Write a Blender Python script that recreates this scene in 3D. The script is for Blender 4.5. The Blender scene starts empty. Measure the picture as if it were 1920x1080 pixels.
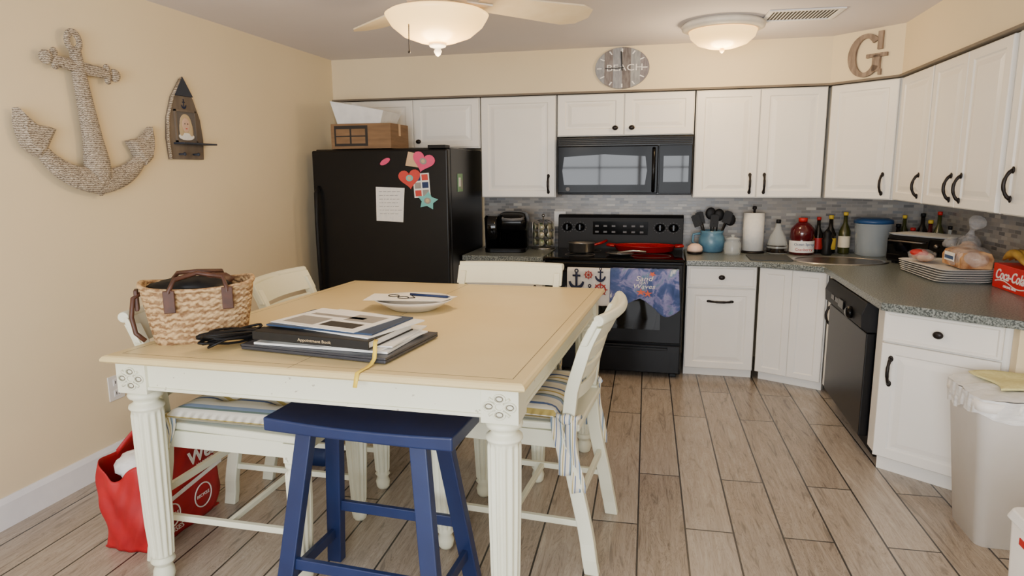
import bpy,bmesh,math,random
from mathutils import Vector,Matrix
random.seed(7)
pi=math.pi;sin=math.sin;cos=math.cos
# ------------------------------------------------------------------ materials
def S(r,g,b):
    return tuple(((c/255)/12.92 if c/255<=.04045 else ((c/255+.055)/1.055)**2.4) for c in (r,g,b))+(1,)
def newmat(name):
    m=bpy.data.materials.new(name);m.use_nodes=True;nt=m.node_tree
    b=nt.nodes["Principled BSDF"];return m,nt,b
def coords(nt,kind="Object",scale=(1,1,1),rot=(0,0,0)):
    tc=nt.nodes.new("ShaderNodeTexCoord");mp=nt.nodes.new("ShaderNodeMapping")
    mp.inputs["Scale"].default_value=scale;mp.inputs["Rotation"].default_value=rot
    nt.links.new(tc.outputs[kind],mp.inputs["Vector"]);return mp.outputs["Vector"]
def noise(nt,vec,scale,detail=3,rough=.5,dist=0):
    n=nt.nodes.new("ShaderNodeTexNoise");n.inputs["Scale"].default_value=scale
    n.inputs["Detail"].default_value=detail;n.inputs["Roughness"].default_value=rough
    n.inputs["Distortion"].default_value=dist
    nt.links.new(vec,n.inputs["Vector"]);return n.outputs["Fac"]
def ramp(nt,fac,stops,const=False):
    r=nt.nodes.new("ShaderNodeValToRGB");e=r.color_ramp.elements
    if const:r.color_ramp.interpolation='CONSTANT'
    e[0].position,e[0].color=stops[0];e[1].position,e[1].color=stops[1]
    for p,c in stops[2:]:
        k=e.new(p);k.color=c
    nt.links.new(fac,r.inputs["Fac"]);return r.outputs["Color"]
def mixc(nt,fac,a,b,mode='MIX'):
    m=nt.nodes.new("ShaderNodeMix");m.data_type='RGBA';m.blend_type=mode
    for s,v in ((m.inputs[0],fac),(m.inputs[6],a),(m.inputs[7],b)):
        if hasattr(v,"is_output"):nt.links.new(v,s)
        else:s.default_value=v
    return m.outputs[2]
def math_(nt,op,a,b=None):
    m=nt.nodes.new("ShaderNodeMath");m.operation=op
    for s,v in ((m.inputs[0],a),(m.inputs[1],b)):
        if v is None:continue
        if hasattr(v,"is_output"):nt.links.new(v,s)
        else:s.default_value=v
    return m.outputs[0]
def bumpn(nt,b,h,strength,dist=.01):
    n=nt.nodes.new("ShaderNodeBump");n.inputs["Strength"].default_value=strength;n.inputs["Distance"].default_value=dist
    nt.links.new(h,n.inputs["Height"]);nt.links.new(n.outputs[0],b.inputs["Normal"])
def mat(name,c,rough=.5,metal=0,c2=None,scale=12,stretch=(1,1,1),bump=0,emit=None,es=1,trans=0,coat=0,alpha=1,spec=.5):
    m,nt,b=newmat(name)
    b.inputs["Roughness"].default_value=rough;b.inputs["Metallic"].default_value=metal;b.inputs["Specular IOR Level"].default_value=spec
    if c2 is None:c2=tuple(min(1,x*.86) for x in c[:3])+(1,)
    v=coords(nt,scale=stretch);n=noise(nt,v,scale)
    nt.links.new(ramp(nt,n,[(.3,c),(.72,c2)]),b.inputs["Base Color"])
    if bump:bumpn(nt,b,n,bump)
    if emit:b.inputs["Emission Color"].default_value=emit;b.inputs["Emission Strength"].default_value=es
    if trans:b.inputs["Transmission Weight"].default_value=trans
    if coat:b.inputs["Coat Weight"].default_value=coat
    if alpha<1:b.inputs["Alpha"].default_value=alpha
    return m
m_wall=mat("cream_paint",S(234,217,182),.75,c2=S(230,213,178),scale=2,bump=.03)
m_ceil=mat("ceiling_paint",S(226,221,224),.85,c2=S(222,217,220),scale=2)
m_trim=mat("trim_white",S(236,236,238),.45,c2=S(230,230,233))
m_cab=mat("cabinet_white",S(244,241,234),.38,c2=S(240,237,230),scale=3)
m_bold=mat("painted_shadow_line",S(120,110,98),.7)
m_blk=mat("appliance_black",S(9,9,11),.2,c2=S(7,7,9),spec=.2)
m_blkm=mat("black_matte",S(20,20,22),.5,c2=S(15,15,17),spec=.25)
m_blkt=mat("black_textured",S(13,13,15),.35,c2=S(10,10,12),scale=300,bump=.05,spec=.28)
m_glassblk=mat("black_glass",S(6,6,8),.04,c2=S(6,6,8),spec=.3)
m_panelblk=mat("black_control_glass",S(6,6,8),.12,c2=S(6,6,8),spec=.08)
m_bronze=mat("dark_bronze",S(38,33,32),.42,metal=.6)
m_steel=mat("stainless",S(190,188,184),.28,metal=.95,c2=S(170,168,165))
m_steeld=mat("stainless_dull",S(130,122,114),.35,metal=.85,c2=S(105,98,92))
m_mark=mat("dim_print",S(95,95,98),.5)
m_navy=mat("navy_paint",S(30,46,90),.4,c2=S(24,38,78),scale=6)
m_white=mat("white_plastic",S(236,234,230),.4,c2=S(230,228,224))
m_paper=mat("paper_white",S(238,236,230),.8,c2=S(226,226,224),scale=40)
m_rib=mat("yellow_ribbon",S(238,205,70),.5)
m_leather=mat("brown_leather",S(82,46,30),.5,c2=S(60,34,24),scale=30)
m_red=mat("red_fabric",S(178,14,26),.6,c2=S(150,8,20),scale=8,bump=.3)
m_redp=mat("red_enamel",S(160,18,20),.25,c2=S(140,12,14))
m_bluef=mat("blue_fabric",S(20,44,92),.6)
m_card=mat("cardboard",S(138,108,78),.8,c2=S(116,90,64),scale=5,stretch=(1,1,8))
m_cardd=mat("dark_print",S(40,36,34),.7)
m_black=mat("ink_black",S(12,12,13),.6)
m_pink=mat("pink_plastic",S(225,70,120),.5)
m_heart=mat("heart_red",S(205,60,50),.5)
m_teal=mat("teal_plastic",S(110,190,185),.5)
m_tan=mat("tan_plastic",S(214,180,140),.6)
m_screen=mat("laptop_grey",S(70,72,80),.4,metal=.4)
m_bluefold=mat("slate_blue_cover",S(40,62,92),.5)
m_foam=mat("foam_white",S(236,238,240),.7)
m_crock=mat("crock_blue",S(96,140,165),.3,c2=S(70,112,142),scale=14)
m_shell=mat("pale_pink_ceramic",S(236,205,186),.35)
m_mat=mat("dark_cloth_mat",S(66,72,76),.85,c2=S(54,58,62),scale=60)
m_bluel=mat("blue_lid",S(40,80,130),.35)
m_amber=mat("dark_glass_bottle",S(24,18,14),.1,coat=.5)
m_greenb=mat("olive_glass",S(60,62,26),.12,coat=.5)
m_cran=mat("cranberry_juice",S(80,10,18),.12,coat=.6)
m_label=mat("label_cream",S(225,215,190),.6)
m_labelred=mat("label_red",S(190,30,30),.5)
m_labely=mat("label_yellow",S(225,190,60),.5)
m_bread=mat("bread_crust",S(134,80,40),.8,c2=S(214,168,118),scale=18,bump=.4)
m_banana=mat("banana_yellow",S(190,150,56),.6,c2=S(110,76,32),scale=10)
m_coke=mat("carton_red",S(206,20,30),.4,c2=S(196,16,26))
m_bag=mat("bin_liner",S(238,238,236),.35,c2=S(220,221,221),scale=20,bump=.5,stretch=(1,1,3))
m_bin=mat("bin_plastic",S(250,247,242),.5,c2=S(247,243,237))
m_cloth=mat("yellow_cloth",S(228,222,160),.85,c2=S(214,205,140),scale=60,bump=.3)
m_hair=mat("blonde_tone",S(200,178,140),.8)
m_skin=mat("photo_skin",S(214,182,160),.8)
m_photo=mat("photo_back",S(150,146,140),.7)
m_photod=mat("photo_dark_back",S(96,92,90),.7)
m_green=mat("magnet_green",S(120,160,120),.6)
def towelmat():
    m,nt,b=newmat("towel_beach_print");v=coords(nt);n=noise(nt,v,7,4,.6,.8)
    nt.links.new(ramp(nt,n,[(.32,S(48,72,120)),(.46,S(74,92,146)),(.54,S(140,138,186)),(.62,S(96,130,160)),(.7,S(190,196,210))]),b.inputs["Base Color"]);b.inputs["Roughness"].default_value=.85
    bumpn(nt,b,n,.3);return m
m_towb=towelmat()
m_toww=mat("towel_white",S(226,226,226),.85,bump=.1)
m_coral=mat("coral_print",S(228,110,80),.8)
m_redpr=mat("brick_red_print",S(170,40,40),.8)
m_navyp=mat("navy_print",S(24,36,70),.8)
m_gold=mat("warm_metal",S(226,200,150),.4)
m_pedge=mat("outlet_dark",S(34,33,33),.7)
def glassm(name,c,a=.35,rough=.05,bump=0):
    m,nt,b=newmat(name);v=coords(nt);n=noise(nt,v,22 if bump else 6,5)
    nt.links.new(ramp(nt,n,[(.3,c),(.8,c)]),b.inputs["Base Color"])
    b.inputs["Roughness"].default_value=rough;b.inputs["Alpha"].default_value=a;b.inputs["Coat Weight"].default_value=.5
    if bump:bumpn(nt,b,n,bump,.03)
    return m
m_glass=glassm("clear_glass",S(215,222,222),.35)
m_plasticbag=glassm("clear_bag",S(240,240,243),.26,.15,1.0)
m_clearp=glassm("clear_plastic",S(195,205,210),.42,.2)
def furn(name,c,c2,dark=S(120,104,80)):
    m,nt,b=newmat(name);v=coords(nt)
    base=ramp(nt,noise(nt,v,3),[(.3,c),(.75,c2)])
    g=nt.nodes.new("ShaderNodeNewGeometry")
    pt=math_(nt,'GREATER_THAN',g.outputs["Pointiness"],.60)
    k=math_(nt,'GREATER_THAN',noise(nt,v,30,5),.68)
    f=math_(nt,'MULTIPLY',math_(nt,'MULTIPLY',pt,k),.5)
    nt.links.new(mixc(nt,f,base,dark),b.inputs["Base Color"]);b.inputs["Roughness"].default_value=.42
    return m
m_furn=furn("cream_furniture",S(230,231,210),S(224,225,202))
m_top=furn("table_top_cream",S(224,204,152),S(217,195,140))
m_dist=mat("worn_dark_line",S(110,100,84),.7)
def floor_mat():
    m,nt,b=newmat("wood_look_tile")
    v=coords(nt,rot=(0,0,math.radians(90-1.8)))
    br=nt.nodes.new("ShaderNodeTexBrick");nt.links.new(v,br.inputs["Vector"])
    br.offset=.37;br.offset_frequency=2
    for k,val in (("Scale",1),("Mortar Size",.0042),("Mortar Smooth",.1),("Brick Width",1.42),("Row Height",.207),("Bias",0)):br.inputs[k].default_value=val
    br.inputs["Color1"].default_value=(0,0,0,1);br.inputs["Color2"].default_value=(1,1,1,1);br.inputs["Mortar"].default_value=(.5,.5,.5,1)
    sc=nt.nodes.new("ShaderNodeVectorMath");sc.operation='MULTIPLY_ADD'
    nt.links.new(br.outputs["Color"],sc.inputs[0]);sc.inputs[1].default_value=(9,5,3);nt.links.new(v,sc.inputs[2])
    mp=nt.nodes.new("ShaderNodeMapping");mp.inputs["Scale"].default_value=(1.1,8,1);nt.links.new(sc.outputs[0],mp.inputs["Vector"])
    n1=noise(nt,mp.outputs[0],1.9,8,.64,2.2)
    mp2=nt.nodes.new("ShaderNodeMapping");mp2.inputs["Scale"].default_value=(2.5,42,1);nt.links.new(sc.outputs[0],mp2.inputs["Vector"])
    n2=noise(nt,mp2.outputs[0],2,3,.6)
    c=ramp(nt,n1,[(.30,S(78,66,56)),(.385,S(104,91,79)),(.42,S(148,134,119)),(.475,S(164,150,134)),(.492,S(108,95,82)),(.512,S(162,148,132)),(.575,S(174,161,146)),(.592,S(124,110,96)),(.62,S(180,168,153))])
    c=mixc(nt,.26,c,ramp(nt,n2,[(.35,S(112,99,86)),(.65,S(188,177,163))]))
    c=mixc(nt,.3,c,ramp(nt,br.outputs["Color"],[(0,S(130,117,104)),(1,S(200,191,180))]))
    c=mixc(nt,br.outputs["Fac"],c,S(52,49,47))
    nt.links.new(c,b.inputs["Base Color"]);b.inputs["Roughness"].default_value=.27
    inv=math_(nt,'SUBTRACT',1,br.outputs["Fac"]);bumpn(nt,b,inv,.4,.003)
    return m
m_floor=floor_mat()
def mosaic(name,axis):
    m,nt,b=newmat(name);tc=nt.nodes.new("ShaderNodeTexCoord");sp=nt.nodes.new("ShaderNodeSeparateXYZ");cb=nt.nodes.new("ShaderNodeCombineXYZ")
    nt.links.new(tc.outputs["Object"],sp.inputs[0]);nt.links.new(sp.outputs[axis],cb.inputs[0]);nt.links.new(sp.outputs[2],cb.inputs[1])
    br=nt.nodes.new("ShaderNodeTexBrick");nt.links.new(cb.outputs[0],br.inputs["Vector"]);br.offset=.5
    for k,val in (("Scale",1),("Mortar Size",.0018),("Mortar Smooth",.1),("Brick Width",.075),("Row Height",.024),("Bias",0)):br.inputs[k].default_value=val
    br.inputs["Color1"].default_value=(0,0,0,1);br.inputs["Color2"].default_value=(1,1,1,1)
    c=ramp(nt,br.outputs["Color"],[(0,S(92,90,90)),(.25,S(130,126,122)),(.5,S(160,152,142)),(.75,S(114,116,120)),(1,S(180,174,164))])
    c=mixc(nt,br.outputs["Fac"],c,S(146,142,136))
    nt.links.new(c,b.inputs["Base Color"]);b.inputs["Roughness"].default_value=.3
    bumpn(nt,b,math_(nt,'SUBTRACT',1,br.outputs["Fac"]),.3,.002);return m
m_mosx=mosaic("mosaic_back",0);m_mosy=mosaic("mosaic_side",1)
def counter_mat():
    m,nt,b=newmat("speckled_grey_counter");v=coords(nt)
    a=ramp(nt,noise(nt,v,130,2),[(.38,S(62,68,68)),(.5,S(108,116,114)),(.62,S(144,150,146))])
    nt.links.new(a,b.inputs["Base Color"]);b.inputs["Roughness"].default_value=.3;return m
m_ctr=counter_mat()
def stripes(name,axis,freq,stops,off=0.0,fract=True):
    m,nt,b=newmat(name);tc=nt.nodes.new("ShaderNodeTexCoord");sp=nt.nodes.new("ShaderNodeSeparateXYZ");nt.links.new(tc.outputs["Object"],sp.inputs[0])
    x=math_(nt,'ADD',math_(nt,'MULTIPLY',sp.outputs[axis],freq),off)
    if fract:x=math_(nt,'FRACT',x)
    base=ramp(nt,x,stops,True);n=noise(nt,coords(nt,scale=(1,1,.25)),60,4)
    base=mixc(nt,.25,base,ramp(nt,n,[(.35,S(84,82,84)),(.6,S(176,176,176))])) if not fract else base
    nt.links.new(base,b.inputs["Base Color"]);b.inputs["Roughness"].default_value=.85
    bumpn(nt,b,noise(nt,coords(nt),200),.15,.002);return m
CST=[(0,S(222,218,200)),(.18,S(84,106,150)),(.27,S(222,218,200)),(.42,S(186,166,96)),(.5,S(230,226,212)),(.66,S(110,130,124)),(.72,S(140,160,190)),(.84,S(230,226,212))]
m_cush=stripes("striped_cushion_fabric",1,5.5,CST)
m_tie=stripes("striped_tie_fabric",0,26,CST)
m_clock=stripes("weathered_planks",0,2.38,[(0,S(150,154,162)),(.17,S(118,110,112)),(.33,S(146,150,160)),(.5,S(104,96,98)),(.66,S(150,154,160)),(.83,S(122,116,126))],.5,False)
def woven(name,c1,c2,s=90,bs=.8):
    m,nt,b=newmat(name);v=coords(nt)
    w=nt.nodes.new("ShaderNodeTexWave");w.wave_type='BANDS';w.bands_direction='Z';w.inputs["Scale"].default_value=s*.32;w.inputs["Distortion"].default_value=6;w.inputs["Detail"].default_value=3;w.inputs["Detail Scale"].default_value=3
    nt.links.new(v,w.inputs["Vector"]);n=noise(nt,v,s*.8,3)
    f=math_(nt,'ADD',math_(nt,'MULTIPLY',w.outputs["Fac"],.45),math_(nt,'MULTIPLY',n,.6))
    nt.links.new(ramp(nt,f,[(.25,c2),(.72,c1)]),b.inputs["Base Color"]);b.inputs["Roughness"].default_value=.8
    bumpn(nt,b,f,bs,.008);return m
m_rope=woven("seagrass_weave",S(208,196,178),S(104,92,78),95)
m_wick=woven("wicker",S(200,168,122),S(128,94,60),40,.4)
m_wood=mat("weathered_wood",S(124,112,98),.8,c2=S(80,70,62),scale=9,stretch=(1,1,.2),bump=.3)
m_gwood=mat("letter_wood",S(156,138,122),.8,c2=S(104,90,80),scale=9,stretch=(4,4,1),bump=.2)
m_navyw=mat("dark_navy_wood",S(42,50,66),.6)
m_bowlglow=mat("frosted_glass_lit",S(250,220,160),.3,c2=S(242,204,132),scale=4,emit=(1,.60,.20,1),es=2.2)
m_fanw=mat("fan_white",S(238,232,220),.5)
m_blade=mat("fan_blade_cream",S(232,216,186),.5,c2=S(224,206,172))
m_cp=mat("clock_print",S(238,238,238),.7)
m_key=mat("pod_foil",S(200,190,170),.3,metal=.3,c2=S(80,110,70),scale=20)
# ------------------------------------------------------------------ mesh builder
class MB:
    def __init__(s):s.v=[];s.f=[];s.mi=[];s.sm=[];s.T=Matrix.Identity(4)
    def add(s,vs,fs,mi=0,sm=False):
        o=len(s.v);s.v+=[tuple(s.T@Vector(v)) for v in vs]
        for f in fs:s.f.append([i+o for i in f]);s.mi.append(mi);s.sm.append(sm)
        return s
    def box(s,x0,y0,z0,x1,y1,z1,mi=0):
        vs=[(x,y,z) for z in (z0,z1) for y in (y0,y1) for x in (x0,x1)]
        return s.add(vs,[(0,1,3,2),(4,5,7,6),(0,1,5,4),(2,3,7,6),(0,2,6,4),(1,3,7,5)],mi)
    def prism(s,poly,z0,z1,mi=0,sm=False,cap=True):
        n=len(poly);vs=[(x,y,z0) for x,y in poly]+[(x,y,z1) for x,y in poly]
        s.add(vs,[(i,(i+1)%n,n+(i+1)%n,n+i) for i in range(n)],mi,sm)
        if cap:s.add(vs,[list(range(n)),list(range(n,2*n))],mi)
        return s
    def loft(s,rings,mi=0,sm=True,cap=True,closed=True):
        n=len(rings[0]);vs=[p for r in rings for p in r];fs=[]
        for j in range(len(rings)-1):
            for i in range(n if closed else n-1):
                fs.append((j*n+i,j*n+(i+1)%n,(j+1)*n+(i+1)%n,(j+1)*n+i))
        s.add(vs,fs,mi,sm)
        if cap and closed:s.add(list(rings[0])+list(rings[-1]),[list(range(n)),list(range(n,2*n))],mi)
        return s
    def lathe(s,prof,c=(0,0),n=28,k=0,sx=1,sy=1,mi=0,cap=True,sm=True):
        rings=[]
        for p in prof:
            r,z=p[0],p[1];fl=p[2] if len(p)>2 else 0
            rings.append([(c[0]+sx*cos(2*pi*i/n)*r*(1-fl*(.5-.5*cos(k*2*pi*i/n))),c[1]+sy*sin(2*pi*i/n)*r*(1-fl*(.5-.5*cos(k*2*pi*i/n))),z) for i in range(n)])
        return s.loft(rings,mi,sm,cap)
    def tube(s,pts,r,n=8,mi=0,closed=False,flat=None):
        pts=[Vector(p) for p in pts];m=len(pts);rings=[];up=None
        for i,p in enumerate(pts):
            a=pts[(i-1)%m] if closed or i else p;b=pts[(i+1)%m] if closed or i<m-1 else p
            t=(b-a).normalized()
            if up is None:
                up=Vector((0,0,1)) if abs(t.z)<.9 else Vector((1,0,0))
            u=(up-t*up.dot(t)).normalized();w=t.cross(u);up=u
            ri=r[i] if isinstance(r,(list,tuple)) else r
            rings.append([tuple(p+(u*cos(2*pi*j/n)+w*sin(2*pi*j/n))*ri) for j in range(n)])
        if closed:rings.append(rings[0])
        return s.loft(rings,mi,True,not closed)
    def bar(s,path,w,d,mi=0):
        rings=[[(x-w/2,y-d/2,z),(x+w/2,y-d/2,z),(x+w/2,y+d/2,z),(x-w/2,y+d/2,z)] for x,y,z in path]
        return s.loft(rings,mi,False)
    def ball(s,c,r,mi=0,n=16,amp=0,seed=0):
        if not isinstance(r,(tuple,list)):r=(r,r,r)
        rn=random.Random(seed);ph=[rn.uniform(0,6.28) for _ in range(6)];rings=[]
        for j in range(n//2+1):
            a=pi*j/(n//2);ring=[]
            for i in range(n):
                b=2*pi*i/n
                q=1+amp*(sin(3*b+ph[0]+2*a)+sin(5*b+ph[1])*sin(4*a+ph[2])+.6*sin(9*b+ph[3]+5*a))*sin(a)
                ring.append((c[0]+r[0]*sin(a)*cos(b)*q,c[1]+r[1]*sin(a)*sin(b)*q,c[2]-r[2]*cos(a)*q))
            rings.append(ring)
        return s.loft(rings,mi,True,False)
    def surf(s,fn,nu,nv,mi=0,sm=True):
        vs=[fn(i/nu,j/nv) for j in range(nv+1) for i in range(nu+1)];w=nu+1
        return s.add(vs,[(j*w+i,j*w+i+1,(j+1)*w+i+1,(j+1)*w+i) for j in range(nv) for i in range(nu)],mi,sm)
    def panel(s,x0,x1,z0,z1,yf=0,t=.02,fr=.055,mi=0,raised=True):
        rs=[(0,t),(0,.004),(.004,0),(fr,0),(fr+.007,.007),(fr+.018,.007)]
        if raised:rs+=[(fr+.045,.001)]
        rings=[]
        for d,y in rs:
            dx=min(d*1.2,(x1-x0)/2-.004);dz=min(d,(z1-z0)/2-.004)
            rings.append([(x0+dx,yf+y,z0+dz),(x1-dx,yf+y,z0+dz),(x1-dx,yf+y,z1-dz),(x0+dx,yf+y,z1-dz)])
        return s.loft(rings,mi,False)
    def text(s,body,size,M,mi=0,ex=.001,sx=1,shear=0,align='CENTER',off=0):
        c=bpy.data.curves.new("t","FONT");c.body=body;c.size=size;c.extrude=ex;c.align_x=align;c.align_y='CENTER';c.shear=shear;c.resolution_u=3;c.offset=off
        o=bpy.data.objects.new("t",c);bpy.context.collection.objects.link(o);bpy.context.view_layer.update()
        me=bpy.data.meshes.new_from_object(o.evaluated_get(bpy.context.evaluated_depsgraph_get()))
        T=s.T;s.T=T@M@Matrix.Diagonal((sx,1,1,1))
        s.add([tuple(v.co) for v in me.vertices],[tuple(p.vertices) for p in me.polygons],mi)
        s.T=T;bpy.data.objects.remove(o);bpy.data.curves.remove(c);bpy.data.meshes.remove(me);return s
def at(x,y,z,rz=0,rx=0,ry=0):
    return Matrix.Translation((x,y,z))@Matrix.Rotation(rz,4,'Z')@Matrix.Rotation(ry,4,'Y')@Matrix.Rotation(rx,4,'X')
def link(o):bpy.context.scene.collection.objects.link(o);return o
def mesh_obj(name,mb,mats,bev=0,seg=2,smooth_all=False):
    me=bpy.data.meshes.new(name);me.from_pydata(mb.v,[],mb.f)
    if not isinstance(mats,(list,tuple)):mats=[mats]
    for m in mats:me.materials.append(m)
    for p,mi,sm in zip(me.polygons,mb.mi,mb.sm):p.material_index=mi;p.use_smooth=sm or smooth_all
    bm=bmesh.new();bm.from_mesh(me);bmesh.ops.remove_doubles(bm,verts=bm.verts,dist=1e-5);bmesh.ops.recalc_face_normals(bm,faces=bm.faces);bm.to_mesh(me);bm.free()
    o=bpy.data.objects.new(name,me);link(o)
    if bev:
        b=o.modifiers.new("bevel","BEVEL");b.width=bev;b.segments=seg;b.limit_method='ANGLE';b.angle_limit=math.radians(50)
    return o
def thing(name,label,cat,loc=(0,0,0),rot=0,group=None,rx=0,ry=0):
    e=bpy.data.objects.new(name,None);e.empty_display_size=.05;e.location=loc;e.rotation_euler=(rx,ry,rot);e["label"]=label;e["category"]=cat
    if group:e["group"]=group
    return link(e)
def solo(name,label,cat,mb,mats,loc=(0,0,0),rot=0,bev=0,group=None,rx=0,ry=0,**k):
    o=mesh_obj(name,mb,mats,bev,**k);o.location=loc;o.rotation_euler=(rx,ry,rot);o["label"]=label;o["category"]=cat
    if group:o["group"]=group
    return o
def part(parent,name,mb,mats,bev=0,label=None,**k):
    o=mesh_obj(name,mb,mats,bev,**k);o.parent=parent
    if label:o["label"]=label
    return o
def struct(name,mb,mats,bev=0):
    o=mesh_obj(name,mb,mats,bev);o["kind"]="structure";return o
# ------------------------------------------------------------------ camera
p=math.radians(9.9);yaw=math.radians(13.2);r=math.radians(.4)
F0=Vector((-sin(yaw),cos(yaw),0));R0=Vector((cos(yaw),sin(yaw),0));Z=Vector((0,0,1))
F=F0*cos(p)-Z*sin(p);U1=F0*sin(p)+Z*cos(p);U=U1*cos(r)+R0*sin(r);R=R0*cos(r)-U1*sin(r)
cd=bpy.data.cameras.new("camera");cd.sensor_width=36;cd.lens=1250/1920*36;cam=bpy.data.objects.new("camera",cd);link(cam)
cam.matrix_world=Matrix(((R.x,U.x,-F.x,0),(R.y,U.y,-F.y,0),(R.z,U.z,-F.z,1.573),(0,0,0,1)))
bpy.context.scene.camera=cam
# ------------------------------------------------------------------ room
LX=-2.88;RX=1.95;BY=5.85;CZ=2.53;NY=-1.4
struct("floor",MB().box(LX-.1,NY-.1,-.06,RX+.1,BY+.1,0),m_floor)
struct("ceiling",MB().box(LX-.1,NY-.1,CZ,RX+.1,BY+.1,CZ+.06),m_ceil)
struct("wall_left",MB().box(LX-.1,NY,0,LX,BY+.1,CZ),m_wall)
struct("wall_back",MB().box(LX,BY,0,RX,BY+.1,CZ),m_wall)
struct("wall_right",MB().box(RX,NY,0,RX+.1,BY+.1,CZ),m_wall)
WX0,WX1,WZ0,WZ1=-2.0,.95,.5,2.2
struct("wall_rear",MB().box(LX,NY-.1,0,WX0,NY,CZ).box(WX1,NY-.1,0,RX,NY,CZ).box(WX0,NY-.1,0,WX1,NY,WZ0).box(WX0,NY-.1,WZ1,WX1,NY,CZ),m_wall)
wf=MB()
for x in (WX0,(WX0+WX1)/2-.03,WX1-.06):wf.box(x,NY-.08,WZ0,x+.06,NY-.03,WZ1)
for z in (WZ0,WZ1-.06):wf.box(WX0,NY-.08,z,WX1,NY-.03,z+.06)
for x in (WX0+.75,WX0+2.2):wf.box(x,NY-.07,WZ0,x+.025,NY-.04,WZ1)
for z in (1.1,1.62):wf.box(WX0,NY-.07,z,WX1,NY-.04,z+.025)
struct("window_1",wf,m_trim)
struct("trim_1",MB().prism([(LX,5.5),(1.13,5.5),(1.5,5.14),(1.5,NY),(RX,NY),(RX,BY),(LX,BY)],2.198,CZ),m_wall)
struct("trim_2",MB().prism([(LX,5.48),(1.12,5.48),(1.48,5.13),(1.48,2.9),(RX,2.9),(RX,BY),(LX,BY)],2.184,2.198),m_bold)  # thin dark strip, coloured as the shadow line between soffit and cabinets
struct("trim_3",MB().box(-1.62,BY-.008,.9,RX,BY,1.4),m_mosx)
struct("trim_4",MB().box(RX-.008,3.2,.9,RX,BY-.008,1.4),m_mosy)
b=MB();b.loft([[(LX+x,y,z) for x,z in [(0,0),(.018,0),(.018,.115),(.007,.14),(0,.14)]] for y in (NY,4.8)],0,False)
struct("baseboard_left",b,m_trim)
# ------------------------------------------------------------------ handles & cabinets
def pull(mb,x,z,L=.13,vert=True,y=0):
    pts=[];n=12
    for i in range(n+1):
        t=i/n;o=-.032*sin(pi*t)**.6-.004;s=(t-.5)*L
        pts.append((x,y+o,z+s) if vert else (x+s*1.25,y+o,z))
    mb.tube(pts,[.007+.003*abs(2*i/n-1)**2+.002*(abs(i/n-.5)<.2) for i in range(n+1)],8)
    for sgn in (-1,1):
        c=(x,y-.004,z+sgn*L/2) if vert else (x+sgn*L*.625,y-.004,z)
        mb.ball(c,(.013,.006,.017) if vert else (.018,.006,.011),0,10)
def knob(mb,x,z,y=0):
    T=mb.T;mb.T=T@at(x,y,z,rx=pi/2);mb.lathe([(.011,0),(.008,.008),(.007,.014),(.016,.018),(.019,.024),(.015,.031),(.004,.034)],n=16,sx=1.25);mb.T=T
def cabinet(label,p0,p1,z0,z1,depth,doors=(),drawers=(),poly=None,toe=0,name="kitchen_cabinet"):
    dx,dy=p1[0]-p0[0],p1[1]-p0[1];w=math.hypot(dx,dy);a=math.atan2(dy,dx)
    root=thing(name,label,"cabinet",(p0[0],p0[1],0),a)
    mb=MB()
    if poly=="panel":mb.box(0,.022,z0,w,.05,z1)
    elif poly:
        mb.T=at(p0[0],p0[1],0,a).inverted();mb.prism(poly,z0,z1);mb.T=Matrix.Identity(4)
    else:mb.box(0,.022,z0,w,depth,z1)
    if toe and not poly:mb.box(.0,.07,0,w,depth,toe-.001)
    elif toe:mb.box(0.01,.07,0,w-.01,.12,toe-.001)
    part(root,"body",mb,m_cab,.002)
    for d in doors:
        x0,x1,a0,a1,h=d[:5];m=MB();m.panel(x0,x1,a0,a1,0,.021,fr=(.05 if poly!="panel" else .04),raised=poly!="panel")
        D=part(root,"door",m,m_cab)
        if h:
            hm=MB()
            if h[0]=='k':knob(hm,h[1],h[2])
            elif h[0]=='v':pull(hm,h[1],h[2])
            else:pull(hm,h[1],h[2],.13,False)
            part(D,"knob" if h[0]=='k' else "handle",hm,m_bronze)
    for d in drawers:
        x0,x1,a0,a1=d;m=MB();m.panel(x0,x1,a0,a1,0,.021,fr=.012,raised=False)
        D=part(root,"drawer",m,m_cab);hm=MB();knob(hm,(x0+x1)/2,(a0+a1)/2);part(D,"knob",hm,m_bronze)
    return root
UB,UT=1.36,2.18;DP=.349
cabinet("short white raised-panel wall cabinet above the refrigerator",(-2.84,5.5),(-1.56,5.5),1.77,UT,DP,[(.1,.69,1.78,UT-.005,('k',.63,1.83)),(.70,1.275,1.78,UT-.005,('k',.745,1.83))])
cabinet("tall white raised-panel wall cabinet over the coffee maker",(-1.55,5.5),(-.915,5.5),UB,UT,DP,[(.005,.63,UB+.005,UT-.005,('v',.575,1.47))])
cabinet("short white wall cabinet directly above the black microwave",(-.905,5.5),(.172,5.5),1.85,UT,DP,[(.005,.535,1.855,UT-.005,('k',.47,1.91)),(.541,1.072,1.855,UT-.005,('k',.6,1.91))])
cabinet("white two-door wall cabinet beside the microwave",(.182,5.5),(1.125,5.5),UB,UT,DP,[(.005,.468,UB+.005,UT-.005,('v',.42,1.47)),(.475,.938,UB+.005,UT-.005,('v',.525,1.47))])
cabinet("angled white corner wall cabinet above the sink",(1.135,5.495),(1.498,5.135),UB,UT,.3,[(.01,.5,UB+.005,UT-.005,('v',.44,1.47))],poly=[(1.15,5.51),(1.515,5.15),(1.949,5.15),(1.949,5.849),(1.15,5.849)])
cabinet("narrow white single-door wall cabinet beside the corner one",(1.5,5.12),(1.5,4.56),UB,UT,.449,[(.005,.553,UB+.005,UT-.005,('v',.48,1.47))])
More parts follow.
